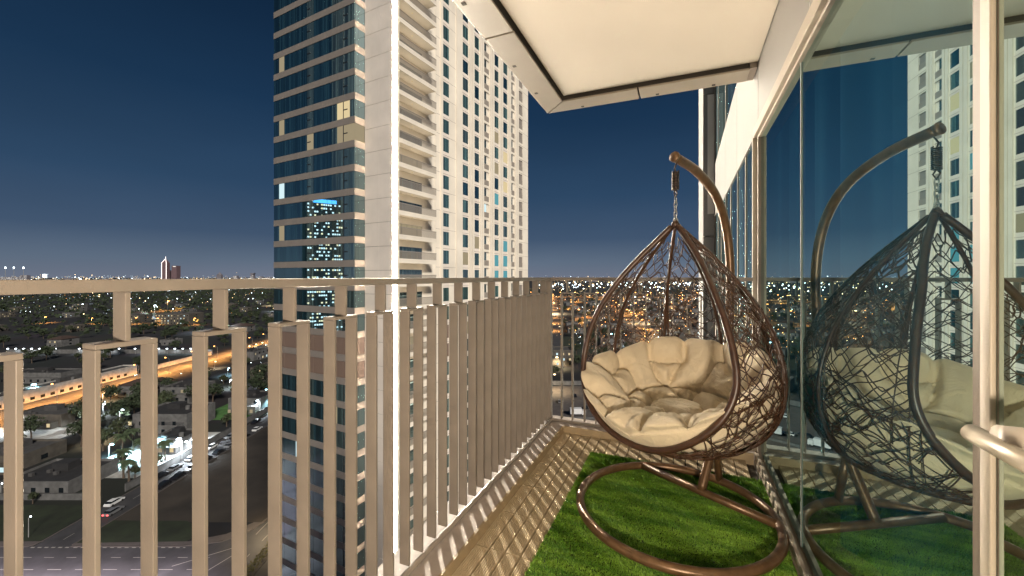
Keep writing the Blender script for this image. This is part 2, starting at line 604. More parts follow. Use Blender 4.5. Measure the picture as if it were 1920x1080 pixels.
def tree_proto(seed, height, spread, leafm, n=520):
    r_ = random.Random(seed)
    tr = MB()
    th = height * 0.42
    lean = (r_.uniform(-.4, .4), r_.uniform(-.4, .4))
    tr.tube([(0, 0, 0), (lean[0] * .4, lean[1] * .4, th * .5), (lean[0], lean[1], th), (lean[0], lean[1], height * .75)],
            [0.28, 0.22, 0.17, 0.05], 6)
    cents = []
    for k in range(8):
        a = k * 2.4 + r_.random()
        q = spread * r_.uniform(0.25, 0.62)
        zc = height * r_.uniform(0.48, 0.82)
        p = (lean[0] + q * math.cos(a), lean[1] + q * math.sin(a), zc)
        tr.tube([(lean[0], lean[1], th * .8), tuple((lean[i] if i < 2 else th) * .4 + p[i] * .6 for i in range(3)), p], [0.12, 0.08, 0.03], 5)
        cents.append((*p, spread * r_.uniform(0.32, 0.5)))
    cents.append((lean[0], lean[1], height * .85, spread * .4))
    V, F = leaf_cloud(n, cents, height * 0.055, seed)
    return tr.mesh('trunk', M['bark']), np_mesh('crown', V, 4, F, leafm)


for i, (h_, s_, lm) in enumerate(((8.5, 4.6, 'leaf'), (7.0, 4.2, 'leaf2'), (10.5, 5.2, 'leaf'), (6.0, 3.0, 'leaf2'))):
    TREE_PROTO.append(tree_proto(30 + i, h_, s_, M[lm]))


def palm_proto(seed, h):
    r_ = random.Random(seed)
    tr = MB()
    tr.tube([(0, 0, 0), (0.1, 0.05, h * .5), (0.25, 0.1, h)], [0.32, 0.22, 0.2], 7)
    fr = MB()
    for k in range(22):
        a = k * 2.399 + r_.random() * .3
        up = r_.uniform(-0.2, 1.0)
        L = r_.uniform(2.6, 3.4)
        prev = None
        for j in range(7):
            t = j / 6
            q = L * t * (1 - 0.25 * t)
            z = h + up * q * 0.7 - 1.5 * t * t * (1.2 - up * .5)
            p = Vector((0.25 + q * math.cos(a), 0.1 + q * math.sin(a), z))
            if prev is not None:
                side = Vector((-math.sin(a), math.cos(a), 0))
                wv = 0.62 * math.sin(PI * min(1, t * .9 + .1)) + .05
                fr.quad(prev, p, p + side * wv - Vector((0, 0, .28)), prev + side * wv - Vector((0, 0, .28)))
                fr.quad(prev, p, p - side * wv - Vector((0, 0, .28)), prev - side * wv - Vector((0, 0, .28)))
            prev = p
    return tr.mesh('trunk', M['bark']), fr.mesh('crown', M['palm'])


PALM_PROTO = [palm_proto(3, 7.5), palm_proto(4, 6.2)]
TREE_LABEL = ['dark round broadleaf tree', 'olive green spreading tree', 'tall dark tree', 'small bushy tree']


def add_tree(r, d, kind, s=1.0, palm=False, label=None):
    pr = PALM_PROTO[kind % 2] if palm else TREE_PROTO[kind % 4]
    o = empty('palm_tree' if palm else 'tree', W(r, d), random.uniform(0, 6.28),
              label or ('feathery palm tree beside the white lit courtyard' if palm else TREE_LABEL[kind % 4] + zone_of(r, d)),
              'palm' if palm else 'tree', 'palms by the lit courtyard' if palm else 'trees between the houses below')
    o.scale = (s, s, s * random.uniform(.9, 1.15))
    link('trunk', pr[0], o)
    link('crown', pr[1], o)
    return o


# =================================================================== houses
occupied = []


def free(r, d, rad):
    for (a, b_, c) in occupied:
        if abs(a - r) < rad + c and abs(b_ - d) < rad + c:
            return False
    return True


HOUSE_LABEL = {
    'flat': 'low white flat roofed villa',
    'pale': 'sand coloured pale roofed villa',
    'tile': 'hipped tile roofed villa',
}


_ac = MB()
_ac.box(0, 1.1, 0, .8, 0, .95)
AC_ME = _ac.mesh('air_conditioner', M['roof2'])
_tk = MB()
_tk.tube([(0, 0, 0), (0, 0, 1.5), (0, 0, 1.75)], [.8, .8, .3], 10)
TANK_ME = _tk.mesh('water_tank', M['plaster'])


def zone_of(r, d):
    if r < -245:
        return ' in the dark gardens beyond the orange road' if d < 620 else ' far beyond the dark gardens'
    if r < 0:
        return ' between the orange road and the side street' if d < 425 else ' far up the side street'
    if d < 650:
        return ' right of the diagonal orange street' if r > 142 + (d - 456) * .163 else ' left of the diagonal orange street'
    return ' in the far north suburb below the highway'


def villa(r, d, w, l, h, style, rz=0.0, label=None, wallm=None, lit=0, name='villa', annex=True, group='villas in the night suburb', cat='house'):
    p = W(r, d)
    o = empty(name, p, YAW + rz, label or HOUSE_LABEL[style] + zone_of(r, d), cat, None if label else group)
    wm = wallm or (M['plaster'] if style != 'pale' else M['plaster2'])
    mb = MB()
    x, y = w / 2, l / 2
    if style == 'tile':
        mb.box(-x, x, -y, y, 0, h)
    else:
        t = 0.3
        mb.box(-x, x, -y, y, 0, h - 0.15)
        mb.box(-x, x, -y, -y + t, h - 0.15, h + 0.75)
        mb.box(-x, x, y - t, y, h - 0.15, h + 0.75)
        mb.box(-x, -x + t, -y + t, y - t, h - 0.15, h + 0.75)
        mb.box(x - t, x, -y + t, y - t, h - 0.15, h + 0.75)
    if annex:
        mb.box(-x * .5, x * .9, -y - l * .22, -y - .004, 0, h * .62)
    mb.build('wall', wm, o)
    rf = MB()
    if style == 'tile':
        e = 0.6
        k = min(x, y) * .8
        pts = [(-x - e, -y - e, h), (x + e, -y - e, h), (x + e, y + e, h), (-x - e, y + e, h)]
        if w > l:
            a, b_ = (-x + k, 0, h + k * .5), (x - k, 0, h + k * .5)
            rf.quad(pts[0], pts[1], b_, a); rf.quad(pts[2], pts[3], a, b_); rf.poly([pts[1], pts[2], b_]); rf.poly([pts[3], pts[0], a])
        else:
            a, b_ = (0, -y + k, h + k * .5), (0, y - k, h + k * .5)
            rf.quad(pts[1], pts[2], b_, a); rf.quad(pts[3], pts[0], a, b_); rf.poly([pts[0], pts[1], a]); rf.poly([pts[2], pts[3], b_])
        rf.poly([pts[3], pts[2], pts[1], pts[0]])
        rfo = rf.build('roof', M['roof3'], o)
    else:
        rf.box(-x + .3, x - .3, -y + .3, y - .3, h - .146, h + .05)
        rf.box(-x * .4, x * .1, y * .1, y * .6, h + .05, h + 2.2)
        rfo = rf.build('roof', M['roof2'] if style == 'pale' else M['roof'], o)
    # rooftop machines
    for k in range(random.randint(1, 4)):
        ax, ay = -x * .7 + k * x * .33 + random.uniform(0, .4), random.uniform(-y * .7, y * .0)
        if style != 'tile':
            rfo_ac = link('air_conditioner', AC_ME, rfo)
            rfo_ac.location = (ax, ay, h + .052)
    if style != 'tile' and random.random() < .6:
        tk = link('water_tank', TANK_ME, rfo)
        tk.location = (x * random.uniform(.2, .6), y * random.uniform(-.5, .5), h + .052)
    # windows, facing the viewer and sideways
    n = 0
    storeys = max(1, int(h // 3))
    for s in range(storeys):
        z0 = 0.9 + s * 3.1
        nw = max(2, int(w // 4))
        for k in range(nw):
            wx = -x + (k + .5) * w / nw
            lm = M['win']
            if lit and random.random() < lit:
                lm = random.choice([M['w_warm'], M['w_warm'], M['w_cool'], M['w_dim']])
            yy = -y if z0 > h * .62 or not annex else -y - l * .22
            m2 = MB()
            m2.box(wx - .65, wx + .65, yy - .06, yy - .004, z0, z0 + 1.5)
            m2.build('window', lm, o)
            n += 1
        for wy in ([0.0] if l < 40 else [-l / 2 + 3 + 4.5 * q_ for q_ in range(int((l - 4) // 4.5))]):
            m2 = MB()
            m2.box(x + .004, x + .06, wy - 1.0, wy + 1.0, z0, z0 + 1.5)
            m2.build('window', M['win'], o)
    occupied.append((r, d, max(w, l) * .62))
    return o


# ------------------------------------------------------------------ placed buildings near the side street
villa(-137.5, 125, 20, 15, 3.4, 'flat', label='big dark flat roofed house with a plain white wall at the street corner', wallm=M['plaster'], annex=False)
villa(-124.5, 152, 12, 10, 4.2, 'flat', label='small bright white house in the floodlit courtyard', wallm=M['plaster'], lit=.8)
villa(-143, 174, 22, 16, 6.5, 'flat', label='large white house with rooftop machines behind the courtyard', wallm=M['plaster'], lit=.3)
villa(-170, 140, 20, 14, 4.0, 'pale', label='sand coloured low house left of the courtyard', lit=.2)
villa(-200, 178, 22, 13, 4.5, 'pale', label='long pale shed roofed building below the orange road', lit=.2)
villa(-124, 196, 15, 13, 6.0, 'flat', label='white two storey house by the green lit garden', wallm=M['plaster'], lit=.5)
villa(-128, 232, 16, 24, 5.5, 'pale', label='long pale roofed house with bright roof lamps', lit=.4)
villa(-170, 215, 18, 14, 6.0, 'flat', label='dark roofed villa among the garden trees', lit=.2)
villa(-203, 226, 14, 16, 5.0, 'tile', label='tile roofed house just below the orange road', lit=.3)
villa(-152, 262, 20, 18, 6.0, 'pale', label='wide pale house behind the garden trees', lit=.4)
villa(-124, 290, 18, 30, 5.0, 'flat', label='long white lit hall beside the far end of the street', wallm=M['plaster'], lit=.8)
villa(-455, 560, 46, 26, 13, 'pale', label='orange lit apartment house among the dark trees', lit=.75, cat='building')
villa(-530, 575, 30, 20, 9, 'pale', label='low orange lit house left of the apartment house', lit=.5)
villa(-286, 250, 34, 12, 5.0, 'flat', label='dark long house beyond the orange road', wallm=M['plaster'], lit=.05)
villa(-246.5, 218, 9, 92, 5.5, 'pale', label='long orange lit depot with a row of dark windows along the orange road', wallm=M['pave_pale'], lit=.0, annex=False, cat='building')
villa(-268, 180, 24, 14, 5.0, 'pale', label='teal lit walled house beyond the orange road', lit=.1)
# north-east buildings seen through the far railing
villa(30, 300, 26, 16, 10, 'pale', label='lit yellow building behind the parking lot wall', lit=.7, cat='building')
villa(70, 268, 30, 12, 6, 'flat', label='white flat hall just behind the parking lot', wallm=M['plaster'], lit=.3, cat='building')
villa(110, 300, 24, 18, 8, 'pale', label='pale block by the foot of the orange street', lit=.6, cat='building')
villa(90, 372, 22, 14, 7, 'flat', label='white villa beside the dark lawn', wallm=M['plaster'], lit=.5)

for (r0, r1, d0, d1, step, lit) in ((-198, -122, 318, 420, 24, .45), (-200, -122, 430, 640, 30, .45), (-600, -255, 380, 560, 95, .1),
                                    (-900, -260, 640, 1050, 105, .3), (130, 430, 260, 620, 34, .45), (40, 120, 470, 640, 30, .5),
                                    (180, 620, 640, 1150, 48, .45), (40, 180, 720, 1240, 44, .45)):
    r = r0
    while r < r1:
        d = d0
        while d < d1:
            rr, dd = r + random.uniform(-5, 5), d + random.uniform(-5, 5)
            wv, lv = random.uniform(12, 20), random.uniform(10, 17)
            on_road = abs(rr - (142 + (dd - 456) * .163)) < 18 and dd > 230 or abs(rr - (35 + (dd - 330) * .104)) < 15 or abs(dd - (700 - (rr - 120) * .278)) < 16 and rr > 100
            if dd < 456 and abs(rr - (62 + (dd - 240) * .37)) < 18 and rr > 0: on_road = True
            if free(rr, dd, 11) and not on_road and random.random() < .85:
                villa(rr, dd, wv, lv, random.choice((4, 6, 6.5, 7)), random.choice(('flat', 'pale', 'tile', 'flat')), random.choice((0, 0, PI / 2)), lit=lit)
            d += step
        r += step


# garden walls
def garden_wall(r0, d0, r1, d1, h, label, m='plaster', group=None):
    a, b_ = Vector((r0, d0)), Vector((r1, d1))
    mid = (a + b_) / 2
    L = (b_ - a).length
    ang = math.atan2(b_.y - a.y, b_.x - a.x)
    o = empty('garden_wall', W(mid.x, mid.y), YAW + ang, label, 'wall', group)
    mb = MB()
    mb.box(-L / 2, L / 2, -.12, .12, 0, h)
    mb.build('wall', M[m], o)
    cp = MB()
    cp.box(-L / 2, L / 2, -.17, .17, h + .004, h + .14)
    cp.build('coping', M['roof2'], o)
    return o


garden_wall(-150, 115.5, -118, 115.5, 1.8, 'low white garden wall in front of the corner house')
garden_wall(-113.5, 120, -113.5, 165, 2.2, 'long white wall along the side street by the courtyard')
garden_wall(-114, 168, -114, 260, 2.4, 'white wall lining the upper side street')
garden_wall(-242.5, 268, -242.5, 330, 3.0, 'orange lit wall beyond the far end of the long depot', 'pave_pale')
garden_wall(-242.5, 90, -242.5, 168, 2.6, 'orange lit wall before the near end of the long depot', 'pave_pale')
garden_wall(-415, 336, -246, 336, 3.2, 'white wall lit by a row of lamps beyond the orange road')
garden_wall(5, 238, 150, 238, 2.4, 'pale wall closing the parking lot')
garden_wall(8, 181, 62, 181, 0.9, 'low white barrier across the parking lot')
garden_wall(-224, 345, -224, 430, 2.2, 'bright white wall beside the bend of the orange road')

# ------------------------------------------------------------------ trees placed
for (r, d, k, s) in ((-185, 205, 0, 1.2), (-178, 196, 2, 1.0), (-192, 216, 0, 1.1), (-160, 190, 1, 1.1), (-156, 202, 0, 1.2), (-200, 204, 2, .9),
                     (-196, 152, 1, .9), (-188, 160, 0, 1.0), (-182, 150, 3, 1.0), (-160, 152, 0, 1.1), (-154, 160, 1, 1.0), (-166, 162, 2, .9),
                     (-148, 148, 3, 1.2), (-150, 205, 0, 1.2), (-143, 215, 1, 1.2), (-148, 240, 2, 1.1), (-180, 238, 0, 1.2), (-190, 250, 1, 1.1),
                     (-120, 172, 3, .9), (-118, 180, 3, .8), (-117, 214, 1, .9), (-121, 220, 0, 1.0), (-122, 260, 0, 1.0), (-118, 128, 3, .7),
                     (-116.5, 134, 3, .8), (-129, 135, 3, .7), (-133, 113.5, 3, .5), (-257, 166, 0, 1.1), (-262, 198, 2, 1.1), (-258, 215, 3, 1.0),
                     (60, 252, 0, 1.0), (85, 250, 1, 1.0), (20, 256, 0, 1.1), (45, 282, 2, .9), (52, 330, 0, 1.0), (28, 262, 1, .9), (98, 345, 0, 1.0)):
    add_tree(r, d, k, s)
    occupied.append((r, d, 2.5))
for (r, d, k, s) in ((-121.5, 128, 0, 1.0), (-117.5, 125.5, 1, 1.05), (-126, 139, 0, 1.0), (-130, 144, 1, 1.1), (-134, 140.5, 0, 1.1), (-118.6, 140, 1, 1.0),
                     (-137, 148, 0, 1.0)):
    add_tree(r, d, k, s, palm=True)
    occupied.append((r, d, 1.0))
nt_ = 0
while nt_ < 205:
    zone = random.random()
    if zone < .50:
        r, d = random.uniform(-520, -246), random.uniform(150, 640)
    elif zone < .66:
        r, d = random.uniform(-206, -118), random.uniform(150, 420)
    else:
        r, d = random.uniform(25, 420), random.uniform(250, 760)
        if abs(r - (142 + (d - 456) * .163)) < 12 or abs(r - (35 + (d - 330) * .104)) < 10 or (d < 456 and abs(r - (62 + (d - 240) * .37)) < 12): continue
    if not free(r, d, 2.5) or abs(d - 336) < 6 and r < -240: continue
    add_tree(r, d, random.randrange(4), random.uniform(.8, 1.35))
    nt_ += 1
# distant woods as one mass
V_, F_ = [], []
for i in range(4200):
    if random.random() < .78:
        r, d = random.uniform(-1500, -245), random.uniform(420, 1900)
    else:
        r, d = random.uniform(30, 1200), random.uniform(640, 1900)
        if abs(r - (142 + (d - 456) * .163)) < 16 or abs(r - (35 + (d - 330) * .104)) < 14 or abs(d - 1275) < 30: continue
    if not free(r, d, 3): continue
    hh = random.uniform(5, 11)
    ww = random.uniform(3, 6)
    for k in range(9):
        a = random.uniform(0, 6.28)
        p = Vector(W(r + ww * .6 * math.cos(a), d + ww * .6 * math.sin(a), hh * random.uniform(.35, .95)))
        e1 = Vector((random.gauss(0, 1), random.gauss(0, 1), random.gauss(0, .6))).normalized() * ww * .5
        e2 = Vector((random.gauss(0, 1), random.gauss(0, 1), random.gauss(0, .8))).normalized() * ww * .4
        k0 = len(V_)
        V_ += [p + e1, p + e2, p - e1, p - e2]
        F_.append((k0, k0 + 1, k0 + 2, k0 + 3))
far_w = link('woods', np_mesh('woods', np.array([tuple(v) for v in V_]), 4, np.array(F_), M['leaf']))
tag(far_w, 'dark mass of tree crowns across the distant suburb', 'trees', kind='stuff')


# =================================================================== cars
def car_proto(bodym):
    o = empty('parked_car')
    b_ = MB()
    prof = [(-2.2, .35), (2.2, .35), (2.25, .75), (1.3, .95), (-1.9, 1.0), (-2.25, .8)]
    n = len(prof)
    for sgn in (1,):
        k = len(b_.v)
        b_.v += [(p[0], -.88, p[1]) for p in prof] + [(p[0], .88, p[1]) for p in prof]
        b_.f.append(tuple(k + i for i in range(n)))
        b_.f.append(tuple(k + n + i for i in reversed(range(n))))
        for i in range(n):
            j = (i + 1) % n
            b_.f.append((k + j, k + i, k + n + i, k + n + j))
    b_.hexa([(-1.5, -.7, 1.42), (.3, -.7, 1.42), (.3, .7, 1.42), (-1.5, .7, 1.42), (-1.4, -.66, 1.47), (.2, -.66, 1.47), (.2, .66, 1.47), (-1.4, .66, 1.47)])
    b_.build('body', bodym, o)
    g = MB()
    g.hexa([(-1.95, -.8, .98), (1.1, -.8, .98), (1.1, .8, .98), (-1.95, .8, .98), (-1.5, -.7, 1.416), (.3, -.7, 1.416), (.3, .7, 1.416), (-1.5, .7, 1.416)])
    g.build('windows', M['win'], o)
    for (wx, wy) in ((-1.4, .8), (1.4, .8), (-1.4, -.8), (1.4, -.8)):
        w_ = MB()
        w_.tube([(wx, wy - .1, .32), (wx, wy + .1, .32)], .32, 10)
        w_.build('wheel', M['tyre'], o)
    return o


def lamp_part(o, name, m, x, ys):
    for y in ys:
        q = MB()
        q.box(x - .05, x + .05, y - .22, y + .22, .62, .8)
        q.build(name, m, o)


CARS = {}
CAR_LBL = {'w': 'white car parked along the side street', 'b': 'black car parked along the side street',
           's': 'silver car parked along the side street'}
CARQ = [(-110.3, 113.5, 'w'), (-110.3, 128, 'b'), (-110.3, 134, 's'), (-104.6, 122.5, 'b'), (-104.6, 128, 'b'), (-104.6, 133.5, 's'), (-104.6, 139.5, 'b'),
        (-104.6, 146, 'b'), (-104.6, 152, 's'), (-110.3, 141, 'w'), (-110.3, 150, 'w'), (-104.6, 160, 'b'), (-104.6, 168, 'w'), (-110.3, 160, 's'),
        (-110.3, 176, 'b'), (-104.6, 181, 'b'), (-110.3, 188, 'w'), (-104.6, 194, 's'), (-104.6, 206, 'b'), (-110.3, 210, 'w')]
for (r, d, k) in CARQ:
    if k not in CARS:
        c = CARS[k] = car_proto(M['car_' + k])
    else:
        c = copy_tree(CARS[k])
    c.location = W(r, d, .02)
    c.rotation_euler = (0, 0, YAW + PI / 2 + random.choice((0, PI)))
    tag(c, CAR_LBL[k], 'car', 'cars parked along the side street')
mv = copy_tree(CARS['s'])
mv.name = 'moving_car'
mv.location = W(-106.2, 109, .02)
mv.rotation_euler = (0, 0, YAW + PI / 2)
tag(mv, 'silver car with red tail lights at the mouth of the side street', 'car')
if 'group' in mv: del mv['group']
lamp_part(mv, 'tail_light', M['e_red'], -2.28, (-.6, .6))
for (r, d, k, rz, lb) in ((30, 192, 'w', .1, 'white car in the parking lot'), (36, 195, 'b', .2, 'black car in the parking lot'), (41, 192, 'w', 0, 'white car in the parking lot'),
                          (24, 205, 's', 1.5, 'silver car in the parking lot'), (52, 200, 's', 1.4, 'silver car in the parking lot'), (60, 208, 'w', 1.6, 'white car in the parking lot'),
                          (33, 215, 'b', 1.5, 'black car in the parking lot'), (47, 216, 'w', 1.5, 'white car in the parking lot'), (72, 196, 's', 0, 'silver car in the parking lot'),
                          (84, 204, 'w', .1, 'white car in the parking lot'), (95, 190, 'b', 0, 'black car in the parking lot'), (76, 214, 'b', 1.5, 'black car in the parking lot')):
    c = copy_tree(CARS[k])
    c.location = W(r, d, .02)
    c.rotation_euler = (0, 0, YAW + rz)
    tag(c, lb, 'car', 'cars in the parking lot')
# box trucks in the lot
for (r, d, rz, lb) in ((30, 186, 0.05, 'white box truck parked against the low barrier'), (46, 188.5, -.1, 'white box truck second from the low barrier end')):
    t = empty('box_truck', W(r, d, .02), YAW + rz, lb, 'truck')
    q = MB(); q.box(-3.6, 1.6, -1.15, 1.15, .9, 3.3); q.build('cargo_box', M['car_w'], t)
    q = MB(); q.box(1.75, 3.4, -1.1, 1.1, .5, 2.3); q.build('cab', M['car_w'], t)
    q = MB(); q.box(3.404, 3.44, -.95, .95, 1.3, 2.1); q.build('windscreen', M['win'], t)
    for (wx, wy) in ((-2.4, .95), (2.5, .95), (-2.4, -.95), (2.5, -.95)):
        q = MB(); q.tube([(wx, wy - .15, .45), (wx, wy + .15, .45)], .45, 10); q.build('wheel', M['tyre'], t)


# =================================================================== street lamps
def spot(r, d, h, power, col, size=150, blend=.6):
    l = bpy.data.lights.new('lamp_light', 'SPOT')
    l.energy = power * 2.0
    l.color = col
    l.spot_size = math.radians(size)
    l.spot_blend = blend
    l.shadow_soft_size = 0.25
    return l


LAMP_ME = {}


def street_lamp(r, d, h, col, power, label, group=None, hs=0.35, arm=1.2, ang=0.0, name='street_lamp'):
    o = empty(name, W(r, d), YAW + ang, label, 'lamp', group)
    key = (h, arm)
    if key not in LAMP_ME:
        mb = MB()
        mb.tube([(0, 0, 0), (0, 0, h * .92), (arm * .35, 0, h), (arm, 0, h)], [.1, .07, .05, .05], 6)
        LAMP_ME[key] = mb.mesh('pole', M['pole'])
    link('pole', LAMP_ME[key], o)
    k2 = ('head', col, hs, h, arm)
    if k2 not in LAMP_ME:
        mb = MB()
        s = hs
        mb.hexa([(arm - s, -s * .6, h - .12), (arm + s, -s * .6, h - .12), (arm + s, s * .6, h - .12), (arm - s, s * .6, h - .12),
                 (arm - s * .8, -s * .4, h + .1 + s * .4), (arm + s * .8, -s * .4, h + .1 + s * .4), (arm + s * .8, s * .4, h + .1 + s * .4), (arm - s * .8, s * .4, h + .1 + s * .4)])
        LAMP_ME[k2] = mb.mesh('lamp_head', M['e_' + col])
    link('lamp_head', LAMP_ME[k2], o)
    if power:
        cc = {'orange': (1, .42, .10), 'white': (.82, .93, 1), 'cyan': (.45, .85, 1), 'warm': (1, .75, .42), 'lilac': (1, .84, .92)}[col]
        l = spot(r, d, h, power, cc)
        lo = bpy.data.objects.new('lamp_light', l)
        C.objects.link(lo)
        lo.parent = o
        lo.location = (arm, 0, h - .35)
    return o


# orange road
for i, d in enumerate(range(92, 430, 22)):
    rr = -224.6 if d < 330 else -224.6 - (d - 330) * .055
    street_lamp(rr, d, 10, 'orange', 46000, 'tall orange street lamp along the orange lit road', 'street lamps along the orange road', .4, 2.5, PI)
for i, d in enumerate(range(470, 1000, 50)):
    street_lamp(-247, d, 10, 'orange', 42000, 'tall orange street lamp along the orange lit road', 'street lamps along the orange road', .7, 2.5)
# lamp row on the white wall
for i in range(26):
    rr = -412 + i * 6.5
    if i in (7, 8, 15): continue
    street_lamp(rr, 334.5, 4.2, 'white', 900 if i % 2 else 0, 'small white lamp in the row along the far white wall', 'lamps along the white wall', .55, .3, -PI / 2)
for i in range(9):
    street_lamp(-223, 348 + i * 9, 4.0, 'warm', 3500 if i % 2 else 0, 'small warm lamp in the row along the bright white wall', 'lamps along the bright wall', .5, .3, PI)
# floodlit courtyard and its neighbours
street_lamp(-129, 146, 6.5, 'cyan', 30000, 'cyan floodlight pole over the palm courtyard', None, .5, 1.0)
street_lamp(-137, 139, 6.0, 'cyan', 20000, 'second cyan floodlight pole at the left of the palm courtyard', None, .5, 1.0)
street_lamp(-119.5, 146, 5.0, 'white', 15000, 'white floodlight pole before the small bright white house', None, .7, .6)
street_lamp(-115.6, 153, 5.0, 'white', 12000, 'white lamp pole at the corner of the courtyard wall', None, .6, .6, PI)
street_lamp(-113.0, 140, 6.5, 'white', 11000, 'white street lamp on the side street by the courtyard', None, .4, 1.5)
street_lamp(-113.0, 196, 6.0, 'cyan', 7000, 'cyan lamp over the green lit garden', None, .5, 1.0, PI)
street_lamp(-116.0, 188, 6.0, 'white', 5000, 'white lamp beside the green lit garden', None, .5, 1.0, PI)
street_lamp(-178, 172, 8.0, 'white', 9000, 'tall white street lamp by the long shed roof', None, .5, 1.2, PI)
street_lamp(-165, 172, 7.0, 'white', 6000, 'white street lamp between the dark garden trees', None, .4, 1.2)
street_lamp(-206, 166, 7.0, 'white', 6000, 'white lamp in front of the long pale building', None, .5, 1.2)
street_lamp(-249, 212, 7.0, 'cyan', 5000, 'cyan street lamp beyond the orange road', None, .9, 1.2)
street_lamp(-252, 186, 6.0, 'white', 3500, 'white lamp by the teal lit walled house', None, .5, 1.0)
street_lamp(-136, 236, 9.0, 'white', 16000, 'white floodlight over the long pale roofed house', None, .7, 1.2)
street_lamp(-122, 262, 9.0, 'white', 18000, 'white floodlight beside the far white hall', None, .8, 1.2, PI)
street_lamp(-140, 288, 9.0, 'white', 16000, 'white floodlight left of the far white hall', None, .8, 1.2)
street_lamp(-130, 318, 9.0, 'white', 15000, 'white floodlight beyond the far white hall', None, .8, 1.2)
street_lamp(-146, 116.8, 4.0, 'white', 0, 'thin lamp pole on the left lawn edge below', None, .12, .4)
street_lamp(-117, 99, 5.0, 'white', 0, 'thin lamp pole at the street corner lawn', None, .12, .5)
street_lamp(-128, 96.5, 5.0, 'white', 0, 'thin lamp pole on the pavement of the front road', None, .12, .5)
for i, (rr, dd) in enumerate(((-122, 67), (-98, 67), (-76, 67))):
    street_lamp(rr, dd, 11, 'lilac', 95000, 'tall street lamp along the front road below the balcony', 'street lamps on the front road', .3, 2.0, PI / 2)
for i, dd in enumerate((100, 130)):
    street_lamp(-56, dd, 8, 'warm', 5200, 'street lamp in the planted median', 'street lamps in the planted median', .3, 1.2, PI)
street_lamp(-470, 541, 8, 'orange', 30000, 'orange lamp before the orange lit apartment house', None, .9, 1.5)
street_lamp(-505, 548, 8, 'orange', 30000, 'orange lamp left of the orange lit apartment house', None, .9, 1.5)
street_lamp(-420, 540, 8, 'orange', 26000, 'orange lamp right of the orange lit apartment house', None, .9, 1.5)
street_lamp(-560, 545, 8, 'orange', 26000, 'orange lamp before the low orange lit house', None, .9, 1.5)
street_lamp(-640, 560, 8, 'orange', 26000, 'orange lamp at the dark edge far left', None, .9, 1.5)
# north-east streets
for i, (rr, dd) in enumerate(((80, 276), (96, 320), (113, 364), (130, 410), (147, 456), (155, 505), (163, 555), (171, 605), (180, 660), (189, 715), (198, 775), (208, 840), (218, 905))):
    street_lamp(rr + 8, dd, 10, 'orange', 30000, 'orange street lamp along the diagonal street', 'lamps along the diagonal orange street', .35 + dd * .0011, 2.5, PI)
for i in range(11):
    dd = 480 + i * 75
    street_lamp(35 + (dd - 330) * .104 - 8, dd, 10, 'orange', 40000, 'orange street lamp along the straight far street', 'lamps along the straight far street', .3 + dd * .0011, 2.5)
for i in range(17):
    rr = 60 + i * 46
    street_lamp(rr, 1306 - rr * .095, 14, 'orange', 170000, 'orange highway lamp on the far cross road', 'lamps along the far highway', 2.0, 3.0, -PI / 2)
street_lamp(62, 258, 7, 'warm', 9000, 'warm lamp behind the parking lot wall', None, .6, 1.2)
street_lamp(30, 284, 7, 'warm', 14000, 'warm lamp before the lit yellow building', None, .8, 1.2)
street_lamp(97, 284, 7, 'white', 16000, 'bright white lamp between hall and pale block', None, 1.0, 1.2)
street_lamp(22, 226, 9, 'warm', 9000, 'parking lot lamp at the far left corner of the lot', None, .5, 1.5)
street_lamp(100, 226, 9, 'warm', 9000, 'parking lot lamp at the far right of the lot', None, .5, 1.5)
street_lamp(58, 172, 9, 'warm', 8000, 'parking lot lamp near the low barrier', None, .4, 1.5)
street_lamp(60, 110, 9, 'warm', 7000, 'lamp on the near part of the parking lot', None, .3, 1.5)
street_lamp(96, 400, 7, 'cyan', 9000, 'pale cyan lamp beside the dark lawn', None, .8, 1.2)

# tall mast lamps over the yards and roads further off
MAST = [(-330, 700, 'cyan'), (-420, 760, 'white'), (-520, 900, 'warm'), (-380, 1000, 'orange'), (-560, 640, 'white'), (-640, 760, 'orange'), (-460, 1150, 'warm'), (-340, 480, 'white'),
        (90, 560, 'orange'), (160, 420, 'warm'), (250, 520, 'orange'), (310, 640, 'warm'), (210, 700, 'orange'), (120, 820, 'orange'), (330, 800, 'orange'), (430, 760, 'white'),
        (270, 900, 'white'), (400, 980, 'orange'), (150, 1020, 'orange'), (520, 900, 'orange'), (350, 1120, 'warm'), (240, 1150, 'orange'), (560, 1150, 'white'), (220, 330, 'white'),
        (330, 430, 'orange'), (380, 560, 'warm'), (70, 700, 'warm'), (60, 1050, 'orange'), (130, 640, 'orange'), (180, 560, 'warm')]
for i, (rr, dd, c_) in enumerate(MAST):
    side = 'in the dark gardens beyond the orange road' if rr < 0 else 'over the streets beyond the far railing'
    street_lamp(rr, dd, 18, c_, 60000 + dd * 150, 'tall %s mast lamp %s' % (c_, side), 'tall mast lamps in the distance', .5 + dd * .0012, 1.5)

for i, (rr, dd, c_) in enumerate(((-188, 188, 'white'), (-150, 184, 'cyan'), (-206, 206, 'warm'), (-160, 232, 'white'), (-182, 262, 'cyan'), (-140, 262, 'white'), (-205, 282, 'warm'), (-165, 300, 'white'),
                                  (-190, 336, 'cyan'), (-150, 346, 'white'), (-172, 382, 'warm'), (-136, 396, 'white'), (-158, 156, 'warm'), (-196, 142, 'white'), (-128, 212, 'cyan'))):
    street_lamp(rr, dd, 4.5, c_, 4500, 'short %s yard lamp between the villas below the orange road' % c_, 'yard lamps between the villas', .4, .6)

